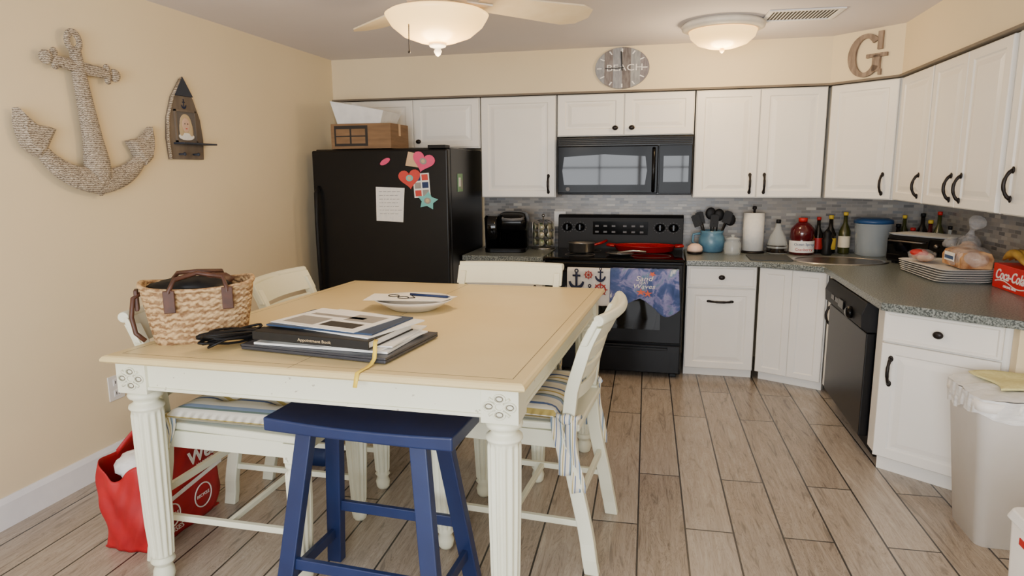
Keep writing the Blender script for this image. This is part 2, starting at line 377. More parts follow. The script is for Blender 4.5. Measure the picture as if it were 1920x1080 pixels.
cabinet("white two-door wall cabinet over the toaster oven",(1.5,4.55),(1.5,3.60),UB,UT,.449,[(.005,.47,UB+.005,UT-.005,('v',.41,1.47)),(.477,.945,UB+.005,UT-.005,('v',.54,1.47))])
cabinet("white wall cabinet with black pull over the soda carton",(1.5,3.57),(1.5,2.9),UB,UT,.449,[(.02,.66,UB+.005,UT-.005,('v',.11,1.5))])
cabinet("white base cabinet with drawer between refrigerator and range",(-1.60,5.15),(-.945,5.15),.08,.872,.66,[(.01,.645,.09,.69,('v',.58,.6))],[(.01,.645,.70,.865)],toe=.08)
cabinet("white base cabinet with drawer and pull-out bin door",(.15,5.15),(.655,5.15),.07,.872,.66,[(.005,.50,.075,.695,('h',.25,.6))],[(.005,.50,.705,.865)],toe=.07)
cabinet("angled white corner base cabinet below the sink",(.665,5.15),(1.09,4.935),.07,.872,.3,[(.005,.236,.075,.865,None),(.238,.468,.075,.865,None)],poly="panel",toe=.07)
cabinet("very narrow white base cabinet beside the dishwasher",(1.1,4.925),(1.1,4.715),.07,.872,.8,[(.005,.2,.075,.70,('v',.13,.6))],[(.005,.2,.71,.865)],toe=.07)
cabinet("angled white end base cabinet with drawer and door",(1.075,3.655),(1.50,3.345),.09,.872,.4,[(.01,.515,.095,.70,('v',.06,.56))],[(.01,.515,.71,.865)],poly=[(1.10,3.67),(1.52,3.363),(1.949,3.363),(1.949,3.80),(1.10,3.80)],toe=.09)
struct("trim_5",MB().box(1.53,3.30,0,RX,3.355,.872),m_wall)
def ctop(poly,name,label,hole=None):
    mb=MB().prism(poly,.874,.915);o=solo(name,label,"countertop",mb,m_ctr,bev=0)
    if hole:
        c=mesh_obj("cut",MB().lathe([(1,.8),(1,1)],c=(0,0),n=48,cap=True),m_ctr)
        c.location=(hole[0],hole[1],0);c.scale=(hole[2],hole[3],1)
        md=o.modifiers.new("b","BOOLEAN");md.operation='DIFFERENCE';md.object=c;bpy.context.view_layer.update()
        me=bpy.data.meshes.new_from_object(o.evaluated_get(bpy.context.evaluated_depsgraph_get()));o.modifiers.clear();o.data=me;bpy.data.objects.remove(c)
    b=o.modifiers.new("bevel","BEVEL");b.width=.006;b.segments=3;b.limit_method='ANGLE';b.angle_limit=.9
    return o
ctop([(.14,5.09),(.675,5.09),(1.055,4.90),(1.055,3.61),(1.56,3.24),(1.94,3.24),(1.94,5.84),(.14,5.84)],"countertop","speckled grey-green L-shaped countertop with angled front edges",(1.22,5.24,.31,.23))
ctop([(-1.605,5.09),(-.945,5.09),(-.945,5.84),(-1.605,5.84)],"countertop","short speckled grey countertop between refrigerator and range")
sk=thing("kitchen_sink","round stainless steel sink set in the corner countertop","sink",(1.22,5.24,0))
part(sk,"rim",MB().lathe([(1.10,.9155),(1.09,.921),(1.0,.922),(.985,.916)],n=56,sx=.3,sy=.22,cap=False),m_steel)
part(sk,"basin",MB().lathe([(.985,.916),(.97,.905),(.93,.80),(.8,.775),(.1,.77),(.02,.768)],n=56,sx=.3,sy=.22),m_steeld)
# ------------------------------------------------------------------ refrigerator
fr=thing("refrigerator","black two-door refrigerator with magnets and notes","refrigerator",(-2.74,4.83,0))
part(fr,"body",MB().box(0,.07,.03,1.12,.93,1.755).box(.02,.1,0,.1,.9,.03).box(1.02,.1,0,1.1,.9,.03),m_blkt,.008)
d1=part(fr,"door",MB().box(0,0,.56,1.12,.062,1.745),m_blkt,.014,seg=4)
d2=part(fr,"freezer_door",MB().box(0,0,.06,1.12,.062,.55),m_blkt,.014,seg=4)
hm=MB();hm.tube([(.05,0,.62),(.05,-.05,.66),(.05,-.06,.95),(.05,-.06,1.2),(.05,-.05,1.42),(.05,0,1.46)],.017,10);part(d1,"handle",hm,m_blkm)
hm=MB();hm.tube([(.15,0,.48),(.2,-.05,.49),(.9,-.05,.49),(.95,0,.48)],.015,10);part(d2,"handle",hm,m_blkm)
part(fr,"hinge",MB().box(.96,.01,1.75,1.1,.12,1.775),m_blkm,.003)
FY=4.828
def flatpoly(pts,t=.004):
    m=MB();m.T=at(0,0,0,rx=pi/2);m.prism(pts,0,t);return m
def heart(s):
    return [(s*1.25*.062*sin(a)**3,s*.062*(13*cos(a)-5*cos(2*a)-2*cos(3*a)-cos(4*a))/14) for a in [2*pi*i/30 for i in range(30)]]
note=MB();note.T=at(0,0,0,rx=pi/2);note.prism([(-.12,-.13),(.1,-.14),(.12,.12),(-.115,.13)],0,.003)
rn=random.Random(5)
for i in range(7):
    x=-.09
    while x<.06:
        w=rn.uniform(.01,.035);y=.09-i*.028;note.prism([(x,y),(x+w,y+.001),(x+w,y+.0035),(x,y+.003)],.003,.0034,1);x+=w+.007
solo("note_paper","creased white handwritten note on the refrigerator door","note",note,[m_paper,m_mark],(-2.09,FY,1.335),0)
def two(m1,s1,m2,nm,lb,loc,rot=0,base=heart):
    m=flatpoly(base(s1),.006);m.prism([(.024*1.2*cos(a),.024*sin(a)) for a in [2*pi*i/16 for i in range(16)]],.006,.008,1)
    m.prism([(.012*1.2*cos(a),.014*sin(a)) for a in [2*pi*i/12 for i in range(12)]],.008,.009,2)
    o=solo(nm,lb,"magnet",m,[m1,m2,m_hair],loc,0,group="magnets on the refrigerator");o.rotation_euler=(0,rot,0)
two(m_pink,1.15,m_photo,"heart_magnet","pink heart-shaped photo magnet near the top edge",(-1.81,FY-.003,1.655),.3)
two(m_heart,1.15,m_teal,"heart_magnet","red-orange heart-shaped photo magnet",(-1.925,FY,1.53),-.1)
star=lambda s:[((s*.075 if i%2==0 else s*.042)*1.2*cos(pi/2+i*pi/5),(s*.075 if i%2==0 else s*.042)*sin(pi/2+i*pi/5)) for i in range(10)]
two(m_teal,.95,m_photo,"star_magnet","teal star-shaped photo magnet",(-1.785,FY,1.36),.15,star)
solo("oval_magnet","small pink oval magnet","magnet",flatpoly([(.045*cos(a),.02*sin(a)) for a in [2*pi*i/20 for i in range(20)]],.006),m_pink,(-2.12,FY,1.655),group="magnets on the refrigerator",ry=-.5)
solo("tan_card","tan square card tucked behind the pink heart","card",flatpoly([(-.06,-.05),(.05,-.05),(.055,.05),(-.05,.055)],.002),m_tan,(-1.89,FY+.001,1.665),ry=.15)
ps=flatpoly([(-.065,-.09),(.065,-.09),(.065,.09),(-.065,.09)],.002)
for i in range(3):
    for j in range(2):ps.prism([(-.055+j*.06,-.08+i*.058),(-.005+j*.06,-.08+i*.058),(-.005+j*.06,-.035+i*.058),(-.055+j*.06,-.035+i*.058)],.002,.003,1+(i+j)%3)
solo("photo_strip","white sheet of tiny colour photos on the door","photo",ps,[m_paper,m_heart,m_photo,m_bluef],(-1.83,FY-.002,1.475),ry=-.06)
sd=MB().box(0,-.06,-.07,.006,.06,.07).box(.006,-.045,-.03,.008,.0,.04,1).box(.006,.008,-.05,.008,.045,.02,2)
solo("side_magnet","small green and white photo magnet on the fridge side","magnet",sd,[m_green,m_paper,m_photo],(-1.6205,5.12,1.49))
bx=thing("cardboard_box","brown cardboard box with black window print on the refrigerator","box",(-2.59,4.88,1.757))
part(bx,"carton",MB().box(0,0,0,.50,.36,.19),m_card,.003)
part(bx,"printed_panel",MB().box(.03,-.002,.02,.31,0,.175),m_cardd)
lb=MB()
for i in range(2):
    for j in range(2):lb.box(.045+i*.13,-.003,.04+j*.06,.16+i*.13,-.002,.09+j*.06)
part(bx,"printed_boxes",lb,m_card);part(bx,"tape",MB().box(.0,.16,.1901,.50,.2,.191).box(.50,.16,.1,.5005,.2,.191),m_tan)
fm=MB().loft([[(0,0,0),(.36,0,0),(.36,.3,0),(0,.3,0)],[(-.04,-.03,.17),(.40,-.03,.09),(.40,.33,.09),(-.04,.33,.19)],[(-.02,-.01,.165),(.38,-.01,.09),(.38,.31,.09),(-.02,.31,.185)],[(.02,.02,.02),(.34,.02,.02),(.34,.28,.02),(.02,.28,.02)]],0,False)
solo("foam_tray","white foam packing tray standing on the cardboard box","packing tray",fm,m_foam,(-2.54,4.9,1.949))
# ------------------------------------------------------------------ microwave
mw=thing("microwave","black over-the-range microwave with glossy door","microwave",(-.89,5.42,1.385))
part(mw,"body",MB().box(0,.03,0,1.06,.42,.455),m_blk,.006)
vt=MB()
for i in range(4):vt.box(.01,.0,.395+i*.014,1.05,.03,.403+i*.014)
part(mw,"vent_grille",vt,m_blkm)
dr=part(mw,"door",MB().box(.005,-.012,.01,.80,.028,.385),m_panelblk,.008)
wd=MB().loft([[(x,-.0135 if k else -.012,z) for x,z in [(.06,.08),(.70,.08),(.715,.19),(.70,.30),(.38,.318),(.06,.30),(.045,.19)]] for k in (0,1)],0,False);part(dr,"window",wd,m_glassblk,label="dark mirror-like door window")
hm=MB();hm.tube([(.765,-.012,.03),(.765,-.045,.06),(.765,-.05,.2),(.765,-.045,.33),(.765,-.012,.36)],.014,10);part(dr,"handle",hm,m_blk)
cpn=part(mw,"control_panel",MB().box(.805,-.01,.01,1.055,.028,.385),m_panelblk,.004)
part(cpn,"display",MB().box(.84,-.0112,.10,1.03,-.01,.30),m_glassblk)
m=MB();m.T=at(.09,-.012,.045,rx=pi/2);m.lathe([(.017,0),(.016,.003)],n=20);part(mw,"badge",m,m_mark)
# ------------------------------------------------------------------ range
st=thing("stove","black freestanding electric range with glass oven door","stove",(-.925,5.05,0))
part(st,"body",MB().box(0,.035,.03,1.05,.74,.895).box(.03,.06,0,.08,.7,.03).box(.97,.06,0,1.02,.7,.03),m_blk,.004)
part(st,"cooktop",MB().box(-.005,.0,.897,1.055,.745,.922),m_glassblk,.008)
for cx,cy,rr in ((.25,.2,.1),(.8,.2,.13),(.25,.5,.12),(.8,.5,.1)):
    part(st,"burner_ring",MB().lathe([(rr,.9221),(rr,.9225),(rr-.006,.9225),(rr-.006,.9221)],c=(cx,cy),n=32,sx=1.2,cap=False),m_mark)
PP=((.655,.922),(.66,1.0),(.672,1.18),(.69,1.205),(.75,1.205),(.75,.922))
bp_=MB().loft([[(0,y,z),(1.05,y,z)] for y,z in PP],0,False,False,False)
bp_.add([(0,y,z) for y,z in PP],[range(6)]);bp_.add([(1.05,y,z) for y,z in PP],[range(6)])
pn=part(st,"control_panel",bp_,m_blkm,.004)
for kx in (.08,.19,.86,.97):
    km=MB();km.T=at(kx,.668,1.10,rx=math.radians(86));km.lathe([(.034,0),(.034,.008),(.026,.012),(.022,.028),(.0,.03)],n=20,sx=1.2).box(-.006,-.022,.02,.006,.022,.034);part(pn,"knob",km,m_blk)
kr=MB()
for kx in (.08,.19,.86,.97):
    for i in range(12):
        a=2*pi*i/12;kr.box(kx+.052*cos(a)-.0025,.660,1.10+.043*sin(a)-.0025,kx+.052*cos(a)+.0025,.670,1.10+.043*sin(a)+.0025)
part(pn,"dial_marks",kr,m_mark)
part(pn,"display",MB().box(.30,.655,1.04,.76,.672,1.15),m_panelblk)
for i in range(6):
    for j in range(2):part(pn,"button",MB().box(.32+i*.07+(.025 if i>2 else 0),.653,1.055+j*.05,.35+i*.07+(.025 if i>2 else 0),.656,1.07+j*.05),m_mark)
od=part(st,"oven_door",MB().box(.005,0,.275,1.045,.034,.885),m_blk,.008)
part(od,"window",MB().box(.16,-.002,.38,.89,0,.70),m_glassblk,.001)
hm=MB();hm.tube([(.04,0,.825),(.05,-.045,.83),(.2,-.055,.832),(.85,-.055,.832),(1.0,-.045,.83),(1.01,0,.825)],.014,10);part(od,"handle",hm,m_blk)
dw=part(st,"drawer",MB().box(.005,0,.04,1.045,.034,.262),m_blk,.008)
hm=MB();hm.box(.1,-.018,.225,.95,0,.245);part(dw,"handle",hm,m_blk,.004)
def towel(mb,w,h,sag=.01,mi=0,back=.12,wv=.012,hem=0):
    def fn(u,v):
        x=(u-.5)*w;hh=h*(1+hem*(sin(u*9+.6)*.5+u*.6-.3));t=v*(hh+back)
        wav=(wv*sin(u*pi*4+v)+wv*.6*sin(u*17+v*5))*min(1,abs(t-back)*5)
        if t<back:return (x,.022,-(back-t))
        if t<back+.03:
            a=(t-back)/.03*pi;return (x,.022*cos(a),.02*sin(a))
        d=t-back-.03;return (x*(1+.12*d)+.03*d,-.024-abs(wav)-.02*d,-d-sag*sin(u*pi)+.05*d*sin(u*5))
    mb.surf(fn,44,40,mi)
tw=thing("dish_towel","white dish towel printed with navy anchors and red wheels","towel",(-.57,4.995,.836),group="towels on the oven handle")
m=MB();towel(m,.33,.28);o=part(tw,"cloth",m,m_toww);o.modifiers.new("s","SOLIDIFY").thickness=.004
def anc(mb,x,z,s,mi=0,y=-.052):
    T=mb.T;mb.T=T@at(x,y,z)@Matrix.Diagonal((1,.3,1,1))
    mb.tube([(0,0,-s),(0,0,s)],s*.14,6,mi);mb.tube([(-.5*s,0,.55*s),(.5*s,0,.55*s)],s*.13,6,mi)
    mb.tube([(s*.85*cos(a),0,-s*.1+s*.9*sin(a)) for a in [pi+.1+i*(pi-.2)/10 for i in range(11)]],[s*.2*(1-.6*abs(i/5-1))+.06*s for i in range(11)],6,mi)
    mb.tube([(s*.2*cos(a),0,s*1.15+s*.2*sin(a)) for a in [2*pi*i/10 for i in range(10)]],s*.08,6,mi,True);mb.T=T
def wheel(mb,x,z,s,mi=1,y=-.052):
    T=mb.T;mb.T=T@at(x,y,z)@Matrix.Diagonal((1,.3,1,1))
    mb.tube([(s*.7*cos(a),0,s*.7*sin(a)) for a in [2*pi*i/16 for i in range(16)]],s*.1,6,mi,True)
    for i in range(4):
        a=i*pi/4;mb.tube([(-s*cos(a),0,-s*sin(a)),(s*cos(a),0,s*sin(a))],s*.07,5,mi)
    mb.T=T
pr=MB()
anc(pr,-.09,-.07,.06);wheel(pr,.09,-.14,.055);anc(pr,.09,-.03,.042);wheel(pr,-.09,-.20,.05);wheel(pr,.0,-.03,.035);anc(pr,.01,-.17,.05)
part(tw,"print",pr,[m_navyp,m_redpr])
tw2=thing("dish_towel","blue and lilac beach-print dish towel folded over the oven handle","towel",(-.16,4.992,.836),.0,group="towels on the oven handle")
m=MB();towel(m,.50,.27,.02,wv=.02,hem=.35);o=part(tw2,"cloth",m,m_towb);o.modifiers.new("s","SOLIDIFY").thickness=.004
pr=MB()
pr.text("Sand",.05,at(-.0,-.066,-.045,rx=pi/2),0,sx=1.3,shear=.25);pr.text("SEAT",.024,at(.0,-.068,-.075,rx=pi/2),0,sx=1.3);pr.text("Waves",.045,at(.0,-.070,-.103,rx=pi/2),0,sx=1.3,shear=.25)
for x,z in ((-.02,-.145),(.03,-.155)):
    pr.T=at(x,-.070,z,rx=pi/2);pr.prism([((.03 if i%2==0 else .010)*1.2*cos(pi/2+i*pi/5),(.03 if i%2==0 else .010)*sin(pi/2+i*pi/5)) for i in range(10)],0,.003,1)
pr.T=at(.04,-.052,-.012,rx=pi/2);pr.prism([(.02+(.022 if i%2==0 else .01)*1.2*cos(1+i*pi/5),(.022 if i%2==0 else .01)*sin(1+i*pi/5)) for i in range(10)],0,.003,1)
part(tw2,"print",pr,[m_paper,m_coral])
sp=thing("saucepan","small stainless saucepan with dark handle on the cooktop","pan",(-.68,5.40,.9228))
part(sp,"pot",MB().lathe([(.075,0),(.085,.01),(.088,.075),(.092,.078),(.083,.076),(.08,.012),(.01,.008)],n=28,sx=1.2,cap=True),m_steel)
part(sp,"handle",MB().tube([(.1,0,.06),(.15,.05,.07),(.19,.12,.085)],[.008,.011,.01],8),m_redp)
rd=thing("baking_dish","red enamel oval dish with handles on the cooktop","dish",(-.18,5.5,.9228))
part(rd,"dish",MB().lathe([(.75,0),(.9,.012),(1,.055),(1.03,.057),(.96,.05),(.85,.015),(.05,.01)],n=36,sx=.25,sy=.15),m_redp)
for s in (-1,1):part(rd,"handle",MB().tube([(s*.24,-.05,.05),(s*.30,-.04,.055),(s*.30,.04,.055),(s*.24,.05,.05)],.01,8),m_redp)
sr=MB().lathe([(.05,0),(.07,.015),(.075,.02),(.06,.012),(.01,.006)],n=20,sx=1.5);sr.tube([(-.02,0,.02),(.1,.02,.035),(.2,.0,.03)],.008,8)
solo("spoon_rest","pale spoon rest with a spoon beside the red dish","spoon rest",sr,m_steel,(-.36,5.24,.9228))
# ------------------------------------------------------------------ dishwasher
dwr=thing("dishwasher","black built-in dishwasher with control panel and latch","dishwasher",(1.06,4.70,0),-pi/2)
part(dwr,"body",MB().box(.005,.05,.1,.86,.7,.865).box(.01,.09,0.0,.85,.2,.099),m_blkm)
part(dwr,"door",MB().box(.005,.0,.12,.865,.048,.70),m_blkt,.006)
DPF=((.05,.705),(0,.705),(-.03,.73),(-.035,.80),(-.01,.868),(.05,.868))
c=part(dwr,"control_panel",MB().loft([[(.005,y,z),(.865,y,z)] for y,z in DPF+DPF[:1]],0,False,False,False).add([(.005,y,z) for y,z in DPF],[range(6)]).add([(.865,y,z) for y,z in DPF],[range(6)]),m_blkm,.003)
k=MB();k.T=at(.66,-.034,.775,rx=pi/2);k.lathe([(.035,0),(.033,.02),(.02,.03),(0,.031)],n=20,sx=1.2);part(c,"knob",k,m_blk)
part(c,"button",MB().box(.2,-.04,.77,.28,-.03,.80),m_blk,.003);part(c,"button",MB().box(.3,-.04,.77,.38,-.03,.80),m_blk,.003);part(c,"latch",MB().box(.4,-.045,.76,.52,-.03,.81),m_blk,.003)
# ------------------------------------------------------------------ counter props
CT=.9155
def rrect(x0,x1,y0,y1,r,z,n=5):
    o=[]
    for cx,cy,a0 in ((x1-r,y1-r,0),(x0+r,y1-r,pi/2),(x0+r,y0+r,pi),(x1-r,y0+r,3*pi/2)):
        for i in range(n+1):
            a=a0+pi/2*i/n;o.append((cx+r*cos(a),cy+r*sin(a),z))
    return o
km=thing("coffee_maker","black single-serve pod coffee maker on the counter","coffee maker",(-1.32,5.47,CT),.1)
part(km,"base",MB().loft([rrect(-.17,.17,-.17,.15,.05,0),rrect(-.17,.17,-.17,.15,.05,.035)],0,False),m_blk,.004)
part(km,"reservoir",MB().loft([rrect(-.17,-.06,-.12,.15,.03,.036),rrect(-.18,-.06,-.12,.15,.03,.28),rrect(-.17,-.06,-.10,.13,.03,.30)],0,True),m_glassblk)
part(km,"body",MB().loft([rrect(-.058,.17,-.03,.15,.03,.036),rrect(-.058,.17,-.03,.15,.03,.17),rrect(-.058,.175,-.16,.15,.05,.185),rrect(-.058,.18,-.17,.15,.05,.27),rrect(-.05,.16,-.13,.14,.05,.315),rrect(-.02,.12,-.08,.10,.04,.328)],0,True),m_blk)
part(km,"lid_handle",MB().tube([(-.02,-.13,.285),(-.01,-.19,.275),(.06,-.20,.272),(.14,-.19,.275),(.15,-.13,.285)],.012,8),m_mark)
pc=thing("pod_carousel","chrome carousel holding coffee pods","pod rack",(-1.045,5.65,CT))
w=MB();w.lathe([(.10,0),(.10,.012),(.02,.016)],n=28);w.tube([(0,0,.01),(0,0,.28)],.006,8);w.ball((0,0,.285),.014)
for i in range(7):
    a=2*pi*i/7;w.tube([(.03*cos(a),.03*sin(a),.02),(.095*cos(a),.095*sin(a),.03),(.095*cos(a),.095*sin(a),.23),(.02*cos(a),.02*sin(a),.25)],.003,6)
part(pc,"frame",w,m_steel)
for i in range(7):
    for j in range(3):
        a=2*pi*i/7+.2;q=MB();q.T=at(.08*cos(a),.08*sin(a),.06+j*.065,rz=a,ry=pi/2);q.lathe([(.02,-.03),(.024,.0),(.028,.002),(.028,.006),(0,.006)],n=14);part(pc,"pod",q,m_key)
def outlet(loc,rot,label,mm=m_white):
    e=thing("wall_outlet",label,"outlet",loc,rot)
    part(e,"plate",MB().box(-.052,-.006,-.068,.052,0,.068),mm,.003)
    for z in (-.03,.03):
        s=MB();s.box(-.02,-.009,z-.018,.02,-.006,z+.018).box(-.01,-.0095,z-.008,-.005,-.009,z+.008,1).box(.005,-.0095,z-.008,.01,-.009,z+.008,1)
        part(e,"socket",s,[m_trim,m_pedge])
outlet((-.93,BY-.0085,1.16),0,"white outlet on the mosaic backsplash")
outlet((LX+.0005,2.88,.44),pi/2,"white outlet above the baseboard on the cream wall")
cr=thing("utensil_crock","blue ceramic pitcher crock for kitchen utensils","crock",(.35,5.66,CT))
part(cr,"pitcher",MB().lathe([(.075,0),(.09,.01),(.105,.07),(.1,.12),(.085,.15),(.095,.175),(.088,.175),(.075,.15),(.09,.1),(.02,.02)],n=28),m_crock)
part(cr,"handle",MB().tube([(-.09,0,.15),(-.145,0,.14),(-.15,0,.08),(-.10,0,.05)],.011,8),m_crock)
for i,(x,y,t,hh) in enumerate(((-.04,0,-.4,.27),(.03,.02,.15,.3),(.05,-.02,.45,.28),(0,.03,-.1,.31),(-.04,-.03,-.6,.25),(.05,.03,.65,.26),(.0,-.03,.1,.25))):
    m=MB();m.tube([(x*.5,y*.5,.03),(x+.10*t,y,.24)],.006,8);hx=x+.14*t;hz=hh
    if i%2:m.ball((hx,y,hz),(.042,.014,.05),0,14)
    else:
        T=m.T;m.T=at(hx,y,hz,ry=t*.6);m.box(-.032,-.005,-.045,.032,.005,.05);m.box(-.02,-.006,.02,.02,.006,.055);m.T=T
    solo("cooking_utensil","black nylon cooking utensil standing in the crock","utensil",m,m_blkm,(.35,5.66,CT),group="black utensils in the crock")
et=thing("egg_timer","pale pink domed trinket with dark rim beside the crock","trinket",(.215,5.50,CT))
part(et,"dome",MB().lathe([(.058,.02),(.062,.035),(.055,.06),(.03,.08),(0.005,.085)],n=24),m_shell);part(et,"base",MB().lathe([(.053,0),(.062,.008),(.06,.02)],n=24),m_bronze)
jr=thing("glass_jar","small clear lidded glass jar","jar",(.50,5.50,CT));part(jr,"jar",MB().lathe([(.06,0),(.065,.02),(.065,.09),(.05,.11),(.055,.12)],n=24),m_glass);part(jr,"lid",MB().lathe([(.057,.121),(.055,.13),(.012,.138),(.018,.155),(.0,.16)],n=24),m_glass)
pt=thing("paper_towel_holder","white paper towel roll on an upright holder","paper towel",(.67,5.66,CT))
part(pt,"roll",MB().lathe([(.02,.02),(.08,.02),(.08,.32),(.02,.32)],n=36),m_paper);part(pt,"stand",MB().lathe([(.09,0),(.09,.012),(.012,.018),(.01,.345),(.018,.352),(.016,.37),(0,.375)],n=24),m_bronze)
def bottle(nm,lb,x,y,prof,mt,capz=None,capm=None,lab=None,labm=None):
    e=thing(nm,lb,"bottle",(x,y,CT),group="bottles on the counter")
    part(e,"glass",MB().lathe(prof,n=24),mt)
    if capz:part(e,"cap",MB().lathe([(capz[0],capz[1]),(capz[0],capz[2]),(0,capz[2]+.002)],n=16),capm or m_blkm)
    if lab:part(e,"label",MB().lathe([(lab[0],lab[1]),(lab[0],lab[2])],n=24,cap=False),labm or m_label)
    return e
bottle("oil_bottle","clear conical glass bottle with dark liquid",.85,5.62,[(.07,0),(.078,.01),(.08,.06),(.06,.14),(.025,.2),(.02,.24)],m_glass,(.018,.241,.27),m_blkm,(.0795,.012,.07),m_amber)
j=bottle("juice_jug","cranberry juice jug with blue and white label",1.03,5.62,[(.085,0),(.092,.012),(.092,.1),(.08,.115),(.092,.13),(.088,.2),(.05,.245),(.03,.255)],m_cran,(.034,.256,.285),m_labelred,(.0935,.02,.11),m_paper)
q=MB();q.text("Ocean Spray",.028,at(0,-.096,.085,rx=pi/2),1).text("Cranberry",.03,at(0,-.096,.045,rx=pi/2),0);part(j,"lettering",q,[m_labelred,m_bluel])
bottle("sauce_bottle","slim red and yellow labelled sauce bottle",1.17,5.74,[(.035,0),(.038,.01),(.038,.15),(.016,.2),(.014,.26)],m_amber,(.017,.261,.285),m_labelred,(.039,.03,.12),m_labelred)
bottle("sauce_bottle","dark sauce bottle with yellow label",1.26,5.74,[(.04,0),(.044,.01),(.044,.15),(.018,.21),(.015,.27)],m_amber,(.018,.271,.30),m_labely,(.045,.03,.12),m_labely)
bottle("wine_bottle","dark olive bottle with pale label",1.36,5.72,[(.04,0),(.043,.01),(.043,.18),(.017,.24),(.015,.3)],m_greenb,(.018,.301,.325),m_labely,(.044,.05,.14),m_label)
bottle("pepper_mill","black pepper mill beside the bottles",1.21,5.60,[(.035,0),(.04,.01),(.03,.06),(.04,.12),(.025,.14),(.032,.17),(.01,.2)],m_blkm)
pi_=thing("plastic_pitcher","clear plastic pitcher with blue lid behind the sink","pitcher",(1.53,5.60,CT))
part(pi_,"jug",MB().lathe([(.1,0),(.115,.015),(.13,.24),(.135,.25)],n=32),m_clearp);part(pi_,"lid",MB().lathe([(.137,.251),(.137,.275),(.1,.29),(.02,.292)],n=32),m_bluel)
for i,(x,y,h,rr,mm) in enumerate(((1.71,5.62,.22,.04,m_amber),(1.78,5.72,.28,.035,m_greenb),(1.78,5.52,.2,.04,m_amber),(1.88,5.64,.3,.04,m_amber),(1.88,5.48,.26,.038,m_cran),(1.89,5.35,.33,.035,m_greenb),(1.905,5.19,.24,.03,m_glass))):
    bottle("condiment_bottle",["dark condiment bottle with cream label near the corner","olive green glass bottle near the corner","short brown bottle with a black cap"][i%3],x,y,[(rr,0),(rr+.003,.01),(rr+.003,h*.6),(rr*.4,h*.8),(rr*.38,h)],mm,(rr*.45,h+.001,h+.025),[m_blkm,m_labely,m_labelred][i%3],(rr+.004,h*.15,h*.5),[m_label,m_labelred,m_paper][i%3])
mt=MB().loft([rrect(.60,.90,5.14,5.5,.04,.9157),rrect(.60,.90,5.14,5.5,.04,.922)],0,False);solo("drying_mat","dark grey dish drying mat on the countertop","mat",mt,m_mat)
to=thing("toaster_oven","black toaster oven with glass door","toaster oven",(1.51,5.20,CT),math.radians(-52))
part(to,"body",MB().box(0,.02,.015,.42,.25,.20),m_blkm,.008);part(to,"door",MB().box(.01,0,.03,.31,.018,.18),m_glassblk,.004);part(to,"control_panel",MB().box(.315,0,.02,.415,.018,.195),m_blk,.003)
for z in (.05,.1,.15):
    k=MB();k.T=at(.365,0,z,rx=pi/2);k.lathe([(.015,0),(.013,.015),(0,.016)],n=14);part(to,"knob",k,m_steeld)
part(to,"handle",MB().tube([(.03,0,.165),(.04,-.03,.165),(.28,-.03,.165),(.29,0,.165)],.006,8),m_steeld)
for x in (.02,.36):
    for y in (.05,.2):part(to,"foot",MB().box(x,y,0,x+.03,y+.03,.0148),m_blkm)
solo("serving_tray","white tray lying on top of the toaster oven","tray",MB().loft([rrect(.02,.42,.02,.25,.03,0),rrect(.0,.44,0,.27,.03,.012)],0,False),m_foam,(1.51,5.2,CT+.2005),math.radians(-52))
for i in range(6):
    z=CT+.0005+i*.0135
    m=MB().loft([rrect(-.13,.13,-.26,.26,.05,0),rrect(-.16,.16,-.29,.29,.06,.011),rrect(-.155,.155,-.285,.285,.06,.0125),rrect(-.125,.125,-.255,.255,.05,.003)],0,False)
    solo("serving_platter","rectangular off-white serving platter in a stack","platter",m,m_white,(1.67,4.58,z),.05+.02*i,group="stacked platters on the counter")
PZ=CT+.0005+6*.0135-.008
br=thing("bread_bag","sliced bread loaf in a clear bag on the platters","bread",(1.74,4.44,PZ))
m=MB()
for i in range(9):
    y=-.13+i*.032;m.loft([[(q_[0],y+dy,q_[1]) for q_ in [(-.08,.01),(.08,.01),(.085,.07),(.07,.10),(.03,.112),(-.03,.112),(-.07,.10),(-.085,.07)]] for dy in (0,.028)],0,False)
part(br,"loaf",m,m_bread,.004)
m=MB();m.ball((.0,.0,.068),(.108,.17,.070),0,30,.05,5);m.tube([(0,.15,.07),(0,.19,.09),(0,.22,.10),(-.01,.26,.13)],[.05,.014,.012,.045],12);part(br,"wrapper",m,m_plasticbag)
part(br,"label",MB().box(-.116,-.11,.05,-.113,.03,.1,0).box(-.118,-.1,.06,-.116,.02,.08,1),[m_paper,m_bluel])
br=thing("bread_bag","bag of rolls with red and yellow printing on the platters","bread",(1.59,4.71,PZ))
part(br,"roll",MB().ball((0,-.04,.034),(.05,.05,.03),0,16,.03,1),m_bread);part(br,"roll",MB().ball((.0,.06,.034),(.05,.05,.03),0,16,.03,2),m_bread);part(br,"wrapper",MB().ball((0,.01,.04),(.07,.13,.04),0,24,.07,9),m_plasticbag);part(br,"label",MB().ball((-.02,0,.055),(.05,.08,.024),0,14,.12,7),m_labelred)
br=thing("bread_bag","twisted clear bread bag leaning against the backsplash","bread",(1.855,4.74,PZ))
part(br,"loaf",MB().ball((0,0,.07),(.05,.08,.062),0,18,.08,8),m_bread)
m=MB();m.ball((0,0,.09),(.062,.10,.085),0,28,.10,11);m.tube([(0,0,.16),(.0,-.02,.20),(0,-.05,.23),(0,-.09,.26)],[.03,.012,.03,.05],12);part(br,"wrapper",m,m_plasticbag)
ck=thing("soda_carton","red cardboard soft drink carton with white script lettering","carton",(1.80,4.25,CT),-pi/2)
part(ck,"box",MB().box(0,0,0,.60,.13,.135),m_coke,.003)
q=MB();q.text("Coca-Cola",.078,at(.185,-.001,.078,rx=pi/2),0,sx=.93,shear=.35,off=.001);q.text("ORIGINAL TASTE",.018,at(.2,-.001,.02,rx=pi/2),0)
